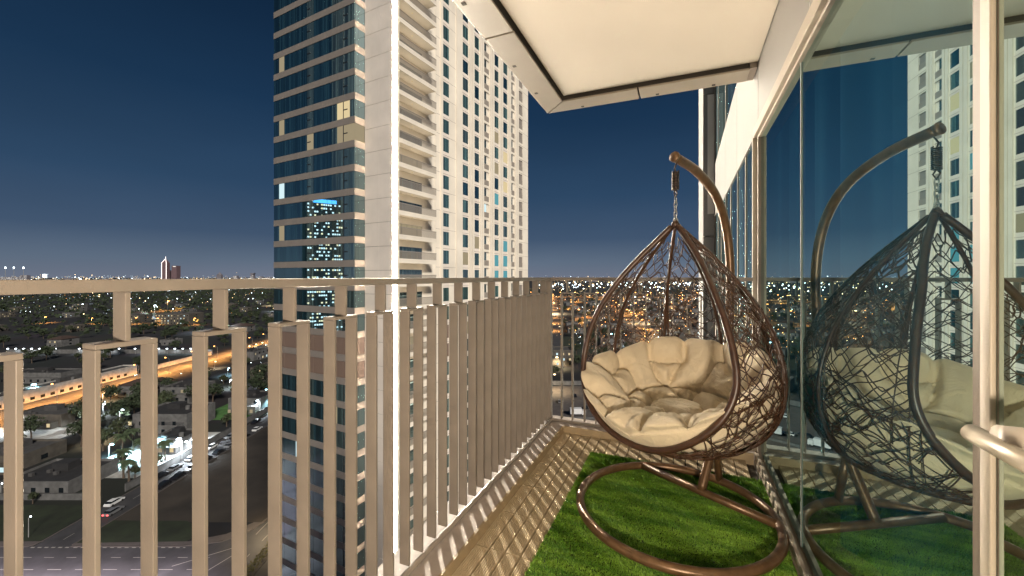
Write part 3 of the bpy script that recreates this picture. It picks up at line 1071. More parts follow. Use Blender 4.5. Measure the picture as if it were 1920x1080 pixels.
# planted median
md = empty('hedge', W(-56, 100), YAW, 'clipped yellow green hedge in the road median', 'hedge')
hb = []
hf = []
for i in range(2600):
    p = Vector((random.uniform(-1.1, 1.1), random.uniform(-30, 60), random.uniform(.2, 1.3)))
    s = .22
    e1 = Vector((random.gauss(0, 1), random.gauss(0, 1), random.gauss(0, 1))).normalized() * s
    e2 = e1.orthogonal().normalized() * s * .7
    k0 = len(hb)
    hb += [tuple(p + e1), tuple(p + e2), tuple(p - e1), tuple(p - e2)]
    hf.append((k0, k0 + 1, k0 + 2, k0 + 3))
link('foliage', np_mesh('foliage', np.array(hb), 4, np.array(hf), mat('hedge_leaf', (.11, .10, .03), .8, var=.4, scale=.6)), md)
q = MB(); q.box(-1.5, 1.5, -30, 60, 0, .16); q.build('kerb', M['plaster2'], md)

# =================================================================== distant lights
def light_field(name, m, n, sampler, label, smin=0.0004, smax=0.0011):
    V, F = [], []
    for i in range(n):
        r, d, z = sampler()
        rr = math.hypot(r, d) * random.uniform(smin, smax)
        c = Vector(W(r, d, z))
        k = len(V)
        for q in ((1, 0, 0), (-1, 0, 0), (0, 1, 0), (0, -1, 0), (0, 0, 1), (0, 0, -1)):
            V.append(tuple(c + Vector(q) * rr))
        for q in ((0, 2, 4), (2, 1, 4), (1, 3, 4), (3, 0, 4), (2, 0, 5), (1, 2, 5), (3, 1, 5), (0, 3, 5)):
            F.append(tuple(k + j for j in q))
    o = link(name, np_mesh(name, np.array(V), 3, np.array(F), m))
    return tag(o, label, 'lights', kind='stuff')


def left_far():
    d = math.exp(random.uniform(math.log(600), math.log(9000)))
    return (random.uniform(-1.3, -.5) * d, d, random.uniform(3, 14))


def left_mid():
    d = math.exp(random.uniform(math.log(420), math.log(2500)))
    return (random.uniform(-1.25, -.55) * d, d, random.uniform(3, 9))


def left_near():
    return (random.uniform(-225, -118), random.uniform(150, 640), random.uniform(2.5, 7))


def right_far():
    d = math.exp(random.uniform(math.log(1000), math.log(11000)))
    return (random.uniform(.03, .75) * d, d, random.uniform(4, 20))


def right_mid():
    d = math.exp(random.uniform(math.log(330), math.log(1300)))
    return (random.uniform(.06, .75) * d, d, random.uniform(3, 9))


def horizon():
    d = random.uniform(6000, 14000)
    return (random.uniform(-1.3, .75) * d, d, abs(random.gauss(0, 38)))


def port():
    d = random.uniform(1500, 3300)
    return (random.uniform(.05, .72) * d, d, random.uniform(5, 25))


for nm, c_ in (('white', (.75, .92, 1)), ('warm', (1, .72, .38)), ('orange', (1, .42, .12))):
    M['d_' + nm] = emis('faint_' + nm, c_, 1.3, False)
light_field('city_lights', M['d_white'], 420, left_far, 'faint white pinprick lamps of the distant left suburb', .0002, .0006)
light_field('city_lights', M['e_white'], 110, left_far, 'bright white pinprick lamps of the distant left suburb', .0003, .0009)
light_field('city_lights', M['d_warm'], 160, left_far, 'faint warm pinprick lamps of the distant left suburb', .0002, .0006)
light_field('city_lights', M['e_warm'], 80, left_far, 'bright warm pinprick lamps of the distant left suburb', .0003, .0008)
light_field('city_lights', M['d_orange'], 60, left_mid, 'orange pinprick lamps among the dark left gardens', .0003, .0007)
light_field('city_lights', M['e_white'], 90, left_near, 'small white garden lamps between the near villas', .0003, .0008)
light_field('city_lights', M['d_warm'], 900, right_far, 'faint warm lamps of the distant city beyond the far railing', .0003, .0008)
light_field('city_lights', M['e_warm'], 260, right_far, 'bright warm lamps of the distant city beyond the far railing', .0003, .0010)
light_field('city_lights', M['d_orange'], 420, right_mid, 'faint orange lamps of the streets beyond the far railing', .0004, .0010)
light_field('city_lights', M['e_orange'], 150, right_mid, 'bright orange lamps of the streets beyond the far railing', .0004, .0010)
light_field('city_lights', M['d_warm'], 260, right_mid, 'faint warm house lamps beyond the far railing', .0003, .0009)
light_field('city_lights', M['e_warm'], 110, right_mid, 'bright warm house lamps beyond the far railing', .0004, .0009)
light_field('city_lights', M['e_white'], 90, right_mid, 'bright white yard lamps beyond the far railing', .0003, .0009)
light_field('city_lights', M['e_white'], 170, port, 'cold white lamps of the bright port belt on the horizon', .0005, .0015)
light_field('city_lights', M['d_warm'], 700, horizon, 'yellow lamps sprinkled along the horizon', .0003, .0007)
light_field('city_lights', M['d_white'], 700, horizon, 'white lamps sprinkled along the horizon', .0003, .0007)

light_field('city_lights', M['e_white'], 70, horizon, 'brightest white lamps sprinkled along the horizon', .0003, .0008)
light_field('city_lights', M['e_warm'], 90, horizon, 'brightest yellow lamps sprinkled along the horizon', .0003, .0007)

# =================================================================== far towers
M['hz'] = mat('hazy_wall', (0.14, 0.13, 0.15), .8)
M['hz2'] = mat('hazy_pink_wall', (0.12, 0.075, 0.085), .8)
M['e_line'] = emis('outline_light', (1.0, .86, .80), 3.0, False)
M['e_lit'] = emis('far_lit_floor', (.95, .90, .80), 1.3, False)


def at_far(px, d):
    return (px - 960) / 767 * d


sp = empty('skyscraper', W(at_far(311, 4800), 4800), YAW, 'slim pointed skyscraper outlined in white light on the horizon', 'tower')
q = MB()
q.box(-26, 26, -26, 26, 0, 225)
q.hexa([(-26, -26, 225.1), (26, -26, 225.1), (26, 26, 225.1), (-26, 26, 225.1), (-3, -3, 272), (3, -3, 272), (3, 3, 272), (-3, 3, 272)])
q.build('shaft', M['hz2'], sp)
q = MB()
for x in (-27, 27):
    q.tube([(x, -27, 0), (x, -27, 226), (0, -3, 276)], 2.4, 5)
q.tube([(0, -3, 270), (0, -3, 300)], 2.0, 5)
q.build('outline_light', M['e_line'], sp)
b2 = empty('office_block', W(at_far(327, 4900), 4900), YAW, 'pinkish stepped block right of the slim pointed skyscraper', 'tower')
q = MB(); q.box(-58, -8, -30, 30, 0, 140); q.box(-7.9, 50, -30, 30, 0, 195); q.build('wall', M['hz2'], b2)
q = MB(); q.box(8, 40, -31, -30.1, 182, 190); q.build('sign_light', M['e_lit'], b2)
for (px, d, w, h, lit, lb) in ((22, 5200, 230, 62, 1, 'long low hangar with lit front at the far left horizon'), (47, 5200, 90, 84, 1, 'bright lit terminal block at the far left horizon'),
                               (412, 5600, 60, 90, 0, 'dark domed block on the horizon'), (443, 5600, 50, 78, 1, 'lit block right of the dark domed block on the horizon'),
                               (474, 5400, 40, 86, 1, 'white lit forked block on the horizon'), (490, 5500, 44, 68, 1, 'small white lit block next to the forked block'),
                               (505, 5500, 40, 58, 1, 'low white lit block beside the tower edge'), (260, 5800, 120, 44, 1, 'low warm lit hall left of the pointed skyscraper'),
                               (200, 6000, 160, 40, 0, 'low dark warehouse on the left horizon'), (130, 6000, 130, 46, 0, 'low grey warehouse on the left horizon'),
                               (1110, 5200, 160, 46, 1, 'long lit hall on the horizon beyond the far railing'), (1180, 5600, 110, 52, 0, 'grey block on the horizon behind the egg chair'),
                               (1240, 5200, 130, 44, 1, 'lit hall on the horizon behind the chair ribs'), (1060, 6000, 100, 50, 0, 'grey block on the horizon by the railing corner')):
    o = empty('distant_block', W(at_far(px, d), d), YAW, lb, 'building')
    q = MB(); q.box(-w / 2, w / 2, -20, 20, 0, h)
    if px == 474:
        q.hexa([(-w * .3, -20, h), (w * .3, -20, h), (w * .3, 20, h), (-w * .3, 20, h), (-w * .7, -20, h + 26), (w * .7, -20, h + 26), (w * .7, 20, h + 26), (-w * .7, 20, h + 26)])
    if px == 412:
        q.tube([(0, 0, h), (0, 0, h + 10), (0, 0, h + 22), (0, 0, h + 40)], [30, 26, 12, 1], 10)
    q.build('wall', M['hz'], o)
    if lit:
        for k in range(4):
            z = h * (.35 + .17 * k)
            q = MB()
            x = -w / 2
            while x < w / 2 - 6:
                if random.random() < .6: q.box(x, x + 5, -21, -20.1, z, z + h * .06)
                x += 8
            if q.v: q.build('lit_floor', M['e_lit'], o)
for i, px in enumerate((10, 26, 44)):
    o = empty('floodlight_mast', W(at_far(px, 5000), 5000), YAW, 'floodlight mast with a white glare on the far left horizon', 'mast', 'floodlight masts on the horizon')
    q = MB(); q.tube([(0, 0, 0), (0, 0, 165)], 2.0, 5); q.build('pole', M['pole'], o)
    q = MB(); q.box(-5, 5, -3, 3, 164, 182); q.build('lamp_head', M['e_white'], o)
o = empty('floodlight_mast', W(at_far(84, 4200), 4200), YAW, 'single brightest white floodlight on the left horizon', 'mast')
q = MB(); q.tube([(0, 0, 0), (0, 0, 62)], 2.0, 5); q.build('pole', M['pole'], o)
q = MB(); q.box(-16, 16, -3, 3, 60, 88); q.build('lamp_head', M['e_white'], o)

# tall lit block behind the viewer, mirrored in the tower's ribbon windows
rb = empty('reflected_skyscraper', W(-345, 16), YAW, 'dark tall block with hundreds of lit windows mirrored in the tower glass', 'tower')
q = MB(); q.box(-14, 14, -14, 14, 0, 128); q.build('wall', M['t_dark'], rb)
q = MB()
q2 = MB()
for zi in range(42):
    for yi in range(16):
        if random.random() < .42:
            y0 = -13.6 + yi * 1.7
            (q if random.random() < .7 else q2).box(14.02, 14.1, y0, y0 + 1.2, 2 + zi * 3, 3.2 + zi * 3)
tag(q.build('lit_windows', emis('reflected_windows', (.8, .95, 1), 5.0, False), rb), kind='stuff')
tag(q2.build('lit_windows', emis('reflected_windows_warm', (1, .8, .5), 5.0, False), rb), kind='stuff')
q = MB(); q.box(14.02, 14.2, -9, 9, 124, 127); q.build('crown_sign', emis('reflected_sign', (.1, .45, 1), 6.0, False), rb)

# =================================================================== the tower
TC = W(-16.25, 56.65)
T_ANG = math.atan2(.8788, .4772) + YAW
tower = empty('apartment_tower', (TC[0], TC[1], 0), T_ANG, 'tall white and glass apartment tower with a glowing corner light strip', 'tower')
FH = 3.4
K0, K1 = -18, 16


def fz(fr):
    return CAM_Z + fr * FH


ZB, ZT = GZ, fz(K1 + 1)
# core masses (b = away along the bright side, a = along the ribbon side)
q = MB()
q.box(-1.70, 10, 5.98, 24.8, ZB, ZT - .1)
q.box(.50, 11, 1.98, 5.975, ZB, ZT - .1)
q.box(10.01, 51.4, 5.1, 24.8, ZB, ZT - .1)
q.box(.06, .496, .56, 5.78, ZB, ZT - .1)
q.build('core', M['t_dark'], tower)
# pier panels with open joints, one per storey
pm = None
for k in range(K0, K1 + 1):
    q = MB()
    z0, z1 = fz(k + .28), fz(k + 1.28) - .05
    q.box(0, .055, .42, 3.0, z0, z1)
    q.box(0, .055, 3.03, 5.83, z0, z1)
    q.build('pier_panel', M['t_panel'], tower)
q = MB()
q.box(.05, .058, .5, 5.8, ZB, ZT)
q.build('pier_joint', M['t_joint'], tower)
# chamfered light strip on the corner
q = MB()
q.prism([(.362, 0.012), (.363, .5), (0.06, .5), (.012, .41), (.012, .363)], ZB, ZT)
q.build('corner_post', M['t_white'], tower)
led = MB()
ca, cb = Vector((0.01, .36)), Vector((.36, .01))
nn = Vector((-1, -1)).normalized() * .05
led.prism([tuple(ca + nn), tuple(cb + nn), tuple(cb), tuple(ca)], GZ + 4, ZT - .5)
strip_o = led.build('light_strip', M['e_led'], tower)
ll = bpy.data.lights.new('strip_light', 'AREA')
ll.shape = 'RECTANGLE'
ll.size = .30
ll.size_y = ZT - GZ - 6
ll.energy = LED_POWER
ll.color = (1.0, .90, .75)
lo = bpy.data.objects.new('strip_light', ll)
C.objects.link(lo)
lo.parent = strip_o
mid = (ca + cb) / 2 + nn * 1.5
lo.location = (mid.x, mid.y, (ZT + GZ) / 2 + 1.5)
lo.rotation_euler = Vector((-1, -1, 0)).to_track_quat('-Z', 'Y').to_euler()
# right of strip: narrow white return pier
q = MB()
q.box(.364, .9, 0, .5, ZB, ZT)
q.box(.364, .9, .5, 1.95, ZB, ZT)
q.build('corner_pier', M['t_white'], tower)

# --- ribbon side: spandrels, panes
SP_A = [5.83 + 19.05 * t for t in (0, .17, .335, .5, .665, .83, 1.0)]
for k in range(K0, K1 + 1):
    z0, z1 = fz(k + .42), fz(k + .703)
    for i in range(6):
        q = MB()
        q.box(-1.85, -1.7, SP_A[i] + (.012 if i else -.0), SP_A[i + 1] - .012, z0, z1)
        q.build('spandrel', M['t_taupe'], tower)
    q = MB()
    q.box(-1.85 + .004, -.004, 5.83, 5.975, z0, z1)
    q.build('return_spandrel', M['t_ret'], tower)
# pane edges from the photo's column lines (a measured from the corner, leftwards)


def a_of(px):
    t = (px - 960) / 767
    return (-22.25 - t * 57.8) / (.8788 + .4772 * t)


edges = [0.0] + [19.05 * f for f in (.055, .125, .195, .255, .31, .475, .555, .615, .70, .855, .925, 1.0)]
lit_left = {(2, 0): 'w_dim', (2, 1): 'w_dim', (2, 2): 'w_dim', (2, 6): 'w_dim', (3, 2): 'w_warm', (3, 1): 'w_warm', (0, 10): 'w_cool',
            (3, 10): None, (-3, 10): 'w_dim', (1, 1): None}
# (storey offset k, pane index)
LIT = {(6, 1): 'w_warm', (6, 2): 'w_warm', (5, 0): 'w_dim', (5, 1): 'w_dim', (5, 2): 'w_dim', (5, 6): 'w_dim', (3, 10): 'w_cool', (1, 10): 'w_dim',
       (9, 10): 'w_dim', (6, 10): 'w_dim', (-7, 3): 'w_dim', (-9, 8): 'w_cool'}
curt = {0, 1, 2, 3, 6}
for k in range(-14, 12):
    z0, z1 = fz(k + .703), fz(k + 1.42)
    louv = k in (-4, -5)
    for i in range(12):
        a0, a1 = 5.83 + edges[i], 5.83 + edges[i + 1]
        if i == 0: a0 = 5.86
        mt = M['louver'] if louv else (G_TC if i in curt else G_TL)
        if (k, i) in LIT and LIT[(k, i)]: mt = M[LIT[(k, i)]]
        q = MB()
        q.box(-1.80, -1.72, a0 + .03, a1 - .03, z0 + .03, z1 - .03)
        q.build('louvre_panel' if louv else 'ribbon_pane', mt, tower)
    if not louv:
        q = MB()
        q.box(-1.83, -1.801, 5.83 + edges[2] - .9, 5.83 + edges[2] - .1, z0 + 1.15, z0 + 1.3)
        q.box(-1.83, -1.801, 5.83 + edges[2] - .1, 5.83 + edges[2] + .03, z0 + .03, z1 - .03)
        q.box(-1.83, -1.801, 5.83 + edges[7] - .9, 5.83 + edges[7] - .1, z0 + 1.15, z0 + 1.3)
        q.build('casement_bar', M['t_frame'], tower)
    mtr = M['louver'] if louv else (M['w_dim'] if k == 5 else G_RET)
    for (b0, b1) in ((-1.68, -1.2), (-1.16, -.03)):
        q = MB()
        q.box(b0, b1, 5.86, 5.93, z0 + .03, z1 - .03)
        q.build('return_pane', mtr, tower)
q = MB()
for k in list(range(K0, -14)) + list(range(12, K1 + 1)):
    q.box(-1.80, -1.72, 5.87, 24.85, fz(k + .703) + .03, fz(k + 1.42) - .03)
    q.box(-1.70, -.03, 5.86, 5.93, fz(k + .703) + .03, fz(k + 1.42) - .03)
tag(q.build('ribbon_glazing', G_TL, tower), kind='stuff')

# --- balcony stack on the bright side
for k in range(K0, K1 + 1):
    q = MB()
    q.box(.92, 9.12, .02, 1.94, fz(k + .615), fz(k + .70))
    q.box(.92, 9.12, .0, .16, fz(k + .575), fz(k + .613))
    q.box(.92, 9.12, .0, .12, fz(k + .70), fz(k + .765))
    q.build('balcony_slab', M['t_white'], tower)
    q = MB()
    x = 1.0
    while x < 9.05:
        q.box(x, x + .06, .05, .09, fz(k + .766), fz(k + 1.06))
        x += .16
    q.box(.92, 9.1, .04, .10, fz(k + 1.061), fz(k + 1.09))
    tag(q.build('balcony_railing', M['t_rail'], tower), kind='stuff')
    if -11 <= k <= 14:  # added disc and unseen uplight that brighten the balcony recess
        q = MB(); q.tube([(4.6, 1.0, fz(k + .575)), (4.6, 1.0, fz(k + .613))], .07, 8)
        bl = q.build('recess_fill_disc', M['w_warm'], tower)
        pl = bpy.data.lights.new('recess_fill_light', 'AREA')
        pl.shape = 'RECTANGLE'; pl.size = 7.6; pl.size_y = .5
        pl.energy = 42
        pl.color = (1, .86, .66)
        po = bpy.data.objects.new('recess_fill_light', pl)
        C.objects.link(po); po.parent = bl; po.location = (4.9, 1.0, fz(k + .575) - 1.45); po.rotation_euler = (PI, 0, 0)
    # back wall with glazing
    q = MB()
    q.box(.92, 9.0, 1.945, 1.976, fz(k + 1.32), fz(k + 1.612))
    q.box(7.9, 11.02, 1.95, 1.974, fz(k + .61), fz(k + 1.61))
    q.build('balcony_back_wall', M['t_white'], tower)
    lit = k in (4, 1) or random.random() < .05
    for j in range(6):
        x0 = 1.2 + j * 1.11
        q = MB()
        q.box(x0 + .04, x0 + 1.07, 1.95, 1.975, fz(k + .71), fz(k + 1.315))
        q.build('balcony_pane', M['w_dim'] if lit else G_TC, tower)
# end wall of the balcony stack and the wall behind
q = MB()
q.box(11.03, 11.2, 1.9, 5.0, ZB, ZT)
q.build('stack_end_wall', M['t_white'], tower)

# --- bright side: window columns on the plane a = 4.87


def s_of(px):
    t = (px - 960) / 767
    return (20.53 + 58.97 * t) / (.4772 - .8788 * t)


AW = 4.87
COLS = [('w', 831, 842), ('w', 867.8, 878), ('w', 890, 898.5), ('b', 908, 917), ('w', 927.4, 935), ('w', 943.7, 951.5), ('b', 958.7, 965), ('o', 973, 980)]
prev = 11.2
edges_b = []
for (t_, p0, p1) in COLS:
    edges_b.append((t_, s_of(p0), s_of(p1)))
END = s_of(990)
LITR = {(2, 1): 0}
lit_r = {(4, 4): 'w_teal', (5, 5): 'w_warm', (1, 5): 'w_teal', (0, 4): 'w_teal', (0, 5): 'w_teal', (-1, 4): 'w_teal', (-1, 5): 'w_teal', (0, 1): 'w_dim',
         (8, 4): 'w_dim', (7, 5): 'w_warm', (9, 2): None, (0, 2): None, (1, 2): 'w_dim', (-4, 1): 'w_dim', (-6, 5): 'w_cool', (6, 4): 'w_dim'}
# vertical piers between columns
for i in range(len(edges_b) + 1):
    b0 = edges_b[i - 1][2] if i else 11.21
    b1 = edges_b[i][1] if i < len(edges_b) else END
    q = MB()
    q.box(b0, b1, AW, 5.08, ZB, ZT)
    q.build('pier', M['t_white'], tower)
    # projecting mullion fin(s)
    wd = b1 - b0
    if i == 0:
        fins = [(b1 - .85, b1 - .28)]
    elif i == 1:
        fins = [(b1 - 2.3, b1 - .4)]
    elif i == len(edges_b):
        fins = []
    else:
        fins = [(b0 + wd * .10, b0 + wd * .42), (b0 + wd * .52, b0 + wd * .82)]
    for (f0, f1) in fins:
        q = MB()
        q.box(f0, f1, AW - .20, AW - .004, ZB, ZT)
        q.build('mullion_fin', M['t_white'], tower)
for k in range(K0, K1 + 1):
    for i, (t_, b0, b1) in enumerate(edges_b):
        b0, b1 = b0 + .004, b1 - .004
        if t_ == 'w':
            q = MB(); q.box(b0, b1, AW + .02, 5.08, fz(k + .413), fz(k + .69)); q.build('window_spandrel', M['t_panel'], tower)
            q = MB()
            mt = G_TR if i == 0 else random.choice((G_TR, G_TL, G_TC, G_TR))
            if (k, i) in lit_r and lit_r[(k, i)]: mt = M[lit_r[(k, i)]]
            if i == 0 and k in (-4, -5): mt = M['louver']
            q.box(b0 + .01, b1 - .01, AW + .05, AW + .11, fz(k + .69) + .03, fz(k + 1.413) - .03)
            q.build('window', mt, tower)
        elif t_ == 'b':
            q = MB(); q.box(b0, b1, AW + .02, 5.08, fz(k + .55), fz(k + .70)); q.build('loggia_slab', M['t_white'], tower)
            q = MB(); q.box(b0, b1, AW + .05, AW + .09, fz(k + .705), fz(k + 1.03)); q.build('loggia_rail', M['t_rail'], tower)
            q = MB(); q.box(b0, b1 - (b1 - b0) * .45, 5.07, 5.09, fz(k + .71), fz(k + 1.54)); q.build('loggia_door', M['w_cool'] if (k, i) == (3, 3) else G_TC, tower)
            q = MB(); q.box(b1 - (b1 - b0) * .44, b1, 5.06, 5.092, fz(k + .71), fz(k + 1.54)); q.build('loggia_wall', M['t_white'], tower)
        else:
            q = MB(); q.box(b0, b1, AW + .03, 5.08, fz(k + .42), fz(k + .69)); q.build('window_spandrel', M['t_white'], tower)
            q = MB(); q.box(b0, b1, AW + .08, AW + .12, fz(k + .70), fz(k + 1.0)); q.build('loggia_rail', M['t_rail'], tower)
            q = MB(); q.box(b0, b1, 5.05, 5.09, fz(k + .69) + .02, fz(k + 1.41)); q.build('loggia_wall', M['t_taupe'], tower)
# horizontal joint lines on the piers
q = MB()
for k in range(K0, K1 + 1):
    q.box(11.3, END - .02, AW - .006, AW + .01, fz(k + .50), fz(k + .50) + .045)
q.build('joint_line', M['t_joint'], tower)
q = MB(); q.box(-1.9, 51.6, 4.9, 24.9, ZT, ZT + 1.2); q.build('parapet', M['t_white'], tower)

# =================================================================== our own building
own = empty('apartment_building', (0, 0, 0), 0, 'cream banded glass apartment building that carries the balcony', 'building')
FX = 0.47
FPITCH = 3.32
Z_TOP = 6.4
YN, YF = -22.0, 10.2
XB = 14.0
# solid masses above, below, beside and behind the room
q = MB()
q.box(.62, XB, YN, 7.6, 2.95, Z_TOP)
q.box(.62, XB, YN, 7.6, GZ, -.30)
q.box(4.6, XB, YN, 7.6, -.299, 2.949)
q.box(.62, 4.599, 4.3, 7.6, -.299, 2.949)
q.box(.62, 4.599, YN, -3.0, -.299, 2.949)
q.build('wall', M['room'], own)
# room lining
q = MB(); q.box(.56, 4.55, -2.95, 4.25, -.06, 0.0); q.build('room_floor', mat('room_floor', (.32, .24, .16), .5, var=.2, scale=3), own)
q = MB(); q.box(.60, 4.58, -2.98, 4.28, 2.72, 2.78); q.build('room_ceiling', mat('room_ceiling', (.7, .68, .64), .9), own)
# bands of fascia panels at each floor, and glass between
for lvl in (-2, -1, 0, 1):
    z0 = 2.278 + FPITCH * lvl
    y = YN
    segs = [YN, -14, -9, -5, -1.4, .75, 2.02, 3.29, 4.55, 5.82, 7.09, 7.79]
    for i in range(len(segs) - 1):
        q = MB()
        q.box(FX, .618, segs[i] + .004, segs[i + 1] - .004, z0, z0 + .872)
        q.build('fascia_panel', M['fascia'], own)
for lvl in (-2, -1, 0, 1):
    z0, z1 = 2.278 + .872 + FPITCH * (lvl - 1), 2.278 + FPITCH * lvl
    ys = [3.30, 3.98, 4.55, 5.2, 5.82, 6.5, 7.09, 7.79] if lvl == 0 else [YN, -9, -5, -1.4, .75, 2.02, 3.29, 4.55, 5.82, 7.09, 7.79]
    for i in range(len(ys) - 1):
        q = MB()
        q.box(FX + .012, FX + .04, ys[i] + .018, ys[i + 1] - .018, z0 + .004, z1 - .004)
        q.build('facade_pane', G_FAR, own)
        q = MB()
        q.box(FX + .004, FX + .06, ys[i + 1] - .017, ys[i + 1] + .017, z0 + .002, z1 - .002)
        q.build('mullion', M['frame'], own)
# corner pilaster
q = MB()
for lvl in range(-6, 3):
    z0 = 1.95 + FPITCH * lvl
    q.box(.292, .468, 7.80, 10.2, z0, z0 + FPITCH - .015)
q.build('pilaster', M['fascia'], own)
for lvl in range(-3, 2):
    z0 = 1.95 + FPITCH * lvl
    q = MB(); q.box(.30, .462, 7.77, 7.797, z0, z0 + .36); q.build('pilaster_panel', M['fascia'], own)
    q = MB(); q.box(.36, .462, 7.775, 7.797, z0 + .38, z0 + FPITCH - .9); q.build('pilaster_panel', M['pilaster'], own)
    q = MB(); q.box(.30, .462, 7.77, 7.797, z0 + FPITCH - .88, z0 + FPITCH - .02); q.build('pilaster_panel', M['fascia'], own)
q = MB(); q.box(FX + .15, 6, 7.62, 10.2, GZ, Z_TOP); q.box(FX, FX + .149, 7.81, 10.2, GZ, Z_TOP); q.build('corner_wall', M['t_panel'], own)

# =================================================================== balcony floor
YB0 = -3.0
fl = MB()
fl.box(-.905, .43, YB0, 3.195, -.30, -.028)
floor_o = tag(fl.build('balcony_floor', M['gap']), kind='structure')

# deck boards: tiles of four ribbed slats
dm = bpy.data.materials.new('deck_board')
dm.use_nodes = True
nt = dm.node_tree
b = nt.nodes['Principled BSDF']
b.inputs['Roughness'].default_value = .8
b.inputs['Specular IOR Level'].default_value = .2
tc = nt.nodes.new('ShaderNodeTexCoord')
inf = nt.nodes.new('ShaderNodeObjectInfo')
wv = nt.nodes.new('ShaderNodeTexWave')
wv.wave_type = 'BANDS'
wv.bands_direction = 'X'
wv.inputs['Scale'].default_value = 32.0
wv.inputs['Distortion'].default_value = 0.0
nz = nt.nodes.new('ShaderNodeTexNoise')
mp = nt.nodes.new('ShaderNodeMapping')
mp.inputs['Scale'].default_value = (60, 5, 5)
nt.links.new(tc.outputs['Object'], mp.inputs['Vector'])
nt.links.new(mp.outputs['Vector'], nz.inputs['Vector'])
nt.links.new(tc.outputs['Object'], wv.inputs['Vector'])
nz.inputs['Scale'].default_value = 1.0
nz.inputs['Detail'].default_value = 5
rp = nt.nodes.new('ShaderNodeValToRGB')
rp.color_ramp.elements[0].color = (.46, .365, .225, 1)
rp.color_ramp.elements[1].color = (.68, .56, .39, 1)
ad = nt.nodes.new('ShaderNodeMath')
ad.operation = 'MULTIPLY_ADD'
ad.inputs[1].default_value = .3
nt.links.new(inf.outputs['Random'], ad.inputs[0])
sb = nt.nodes.new('ShaderNodeMath'); sb.operation = 'MULTIPLY'; sb.inputs[1].default_value = .7
nt.links.new(nz.outputs['Fac'], sb.inputs[0])
nt.links.new(sb.outputs[0], ad.inputs[2])
nt.links.new(ad.outputs[0], rp.inputs['Fac'])
nt.links.new(rp.outputs['Color'], b.inputs['Base Color'])
# one ribbed slat, 0.0735 wide, 0.298 long: real grooves across its top
def slat_mesh(L):
    mb = MB()
    w = .0685
    n = 7
    tw = w / n
    prof = []
    for i in range(n):
        x = -w / 2 + i * tw
        prof += [(x, 0), (x + tw * .62, 0), (x + tw * .66, -.0035), (x + tw * .96, -.0035)]
    prof.append((w / 2, 0))
    for i in range(len(prof) - 1):
        (x0, z0), (x1, z1) = prof[i], prof[i + 1]
        mb.quad((x0, -L / 2, z0), (x1, -L / 2, z1), (x1, L / 2, z1), (x0, L / 2, z0))
    mb.quad((-w / 2, -L / 2, -.024), (-w / 2, -L / 2, 0), (-w / 2, L / 2, 0), (-w / 2, L / 2, -.024))
    mb.quad((w / 2, -L / 2, 0), (w / 2, -L / 2, -.024), (w / 2, L / 2, -.024), (w / 2, L / 2, 0))
    mb.quad((-w / 2, -L / 2, -.024), (w / 2, -L / 2, -.024), (w / 2, -L / 2, 0), (-w / 2, -L / 2, 0))
    mb.quad((w / 2, L / 2, -.024), (-w / 2, L / 2, -.024), (-w / 2, L / 2, 0), (w / 2, L / 2, 0))
    return mb.mesh('deck_slat', dm)


slm = slat_mesh(.2955)
PW = .0755
for ci in range(18):
    x = -.905 + PW * (ci + .5) + .003
    if x + PW / 2 > .436: break
    for ri in range(10):
        y = 3.195 - .3 * (ri + .5)
        if ci > 4 and ri > 1: continue
        o = link('deck_slat', slm, floor_o)
        o.location = (x, y, random.uniform(-.0008, .0008))
        o.rotation_euler = (0, 0, random.uniform(-.0015, .0015))

# stone ledge round the deck with its cream riser
lg = MB()
lg.prism([(-1.17, YB0), (-.912, YB0), (-.912, 3.202), (.445, 3.202), (.445, 3.42), (-1.17, 3.42)], -.30, .048)
ledge = tag(lg.build('balcony_ledge', M['ledge'], None, bevel=.004), kind='structure')
ed = MB()
ed.box(-.912 + .001, -.900, YB0, 3.19, -.027, .0505)
ed.box(-.899, .43, 3.190, 3.2, -.027, .0505)
tag(ed.build('riser_trim', M['kerb'], ledge))

# =================================================================== railing
rail = empty('balcony_railing', (-1.03, 0, 0), 0, 'taupe metal balcony railing of paired flat fins under a top rail', 'railing')
RX = -1.03
SPC = .1916
TH = .009
DEP = .047


def frame_mesh():
    mb = MB()
    hw = .046
    mb.box(-DEP, 0, -hw - TH / 2, -hw + TH / 2, .075, 1.11)
    mb.box(-DEP, 0, hw - TH / 2, hw + TH / 2, .075, 1.11)
    mb.box(-DEP, 0, -hw - TH / 2, hw + TH / 2, 1.1105, 1.1205)
    return mb.mesh('fin_frame', M['rail'])


def stub_mesh():
    mb = MB()
    mb.box(-DEP, 0, -TH / 2, TH / 2, 1.121, 1.2195)
    return mb.mesh('stub_post', M['rail'])


fmesh, smesh = frame_mesh(), stub_mesh()
q = MB(); q.box(-.062, .004, YB0, 3.33, 1.220, 1.245); q.box(.0045, 1.50, 3.264, 3.33, 1.220, 1.245)
q.build('top_rail', M['rail'], rail, bevel=.002)
q = MB(); q.tube([(.004, YB0, .062), (.004, 3.252, .062), (.016, 3.268, .062), (1.46, 3.268, .062)], .0125, 10)
q.build('bottom_rail', M['rail'], rail, True)
y = .457
ys = [y + SPC * i for i in range(-16, 16) if YB0 < y + SPC * i < 3.2]
for yy in ys:
    f = link('fin_frame', fmesh, rail, .0012, (0, yy, 0))
    link('stub_post', smesh, f, .0012)
xx = .135
while xx < 1.45:
    f = link('fin_frame', fmesh, rail, .0012, (xx, 3.27, 0))
    f.rotation_euler = (0, 0, -PI / 2)
    link('stub_post', smesh, f, .0012)
    xx += SPC
for (cx, cy) in ((-.03, 3.30),):
    q = MB(); q.box(cx - .028, cx + .028, cy - .028, cy + .028, .05, 1.2195); q.build('corner_post', M['rail'], rail, bevel=.002)

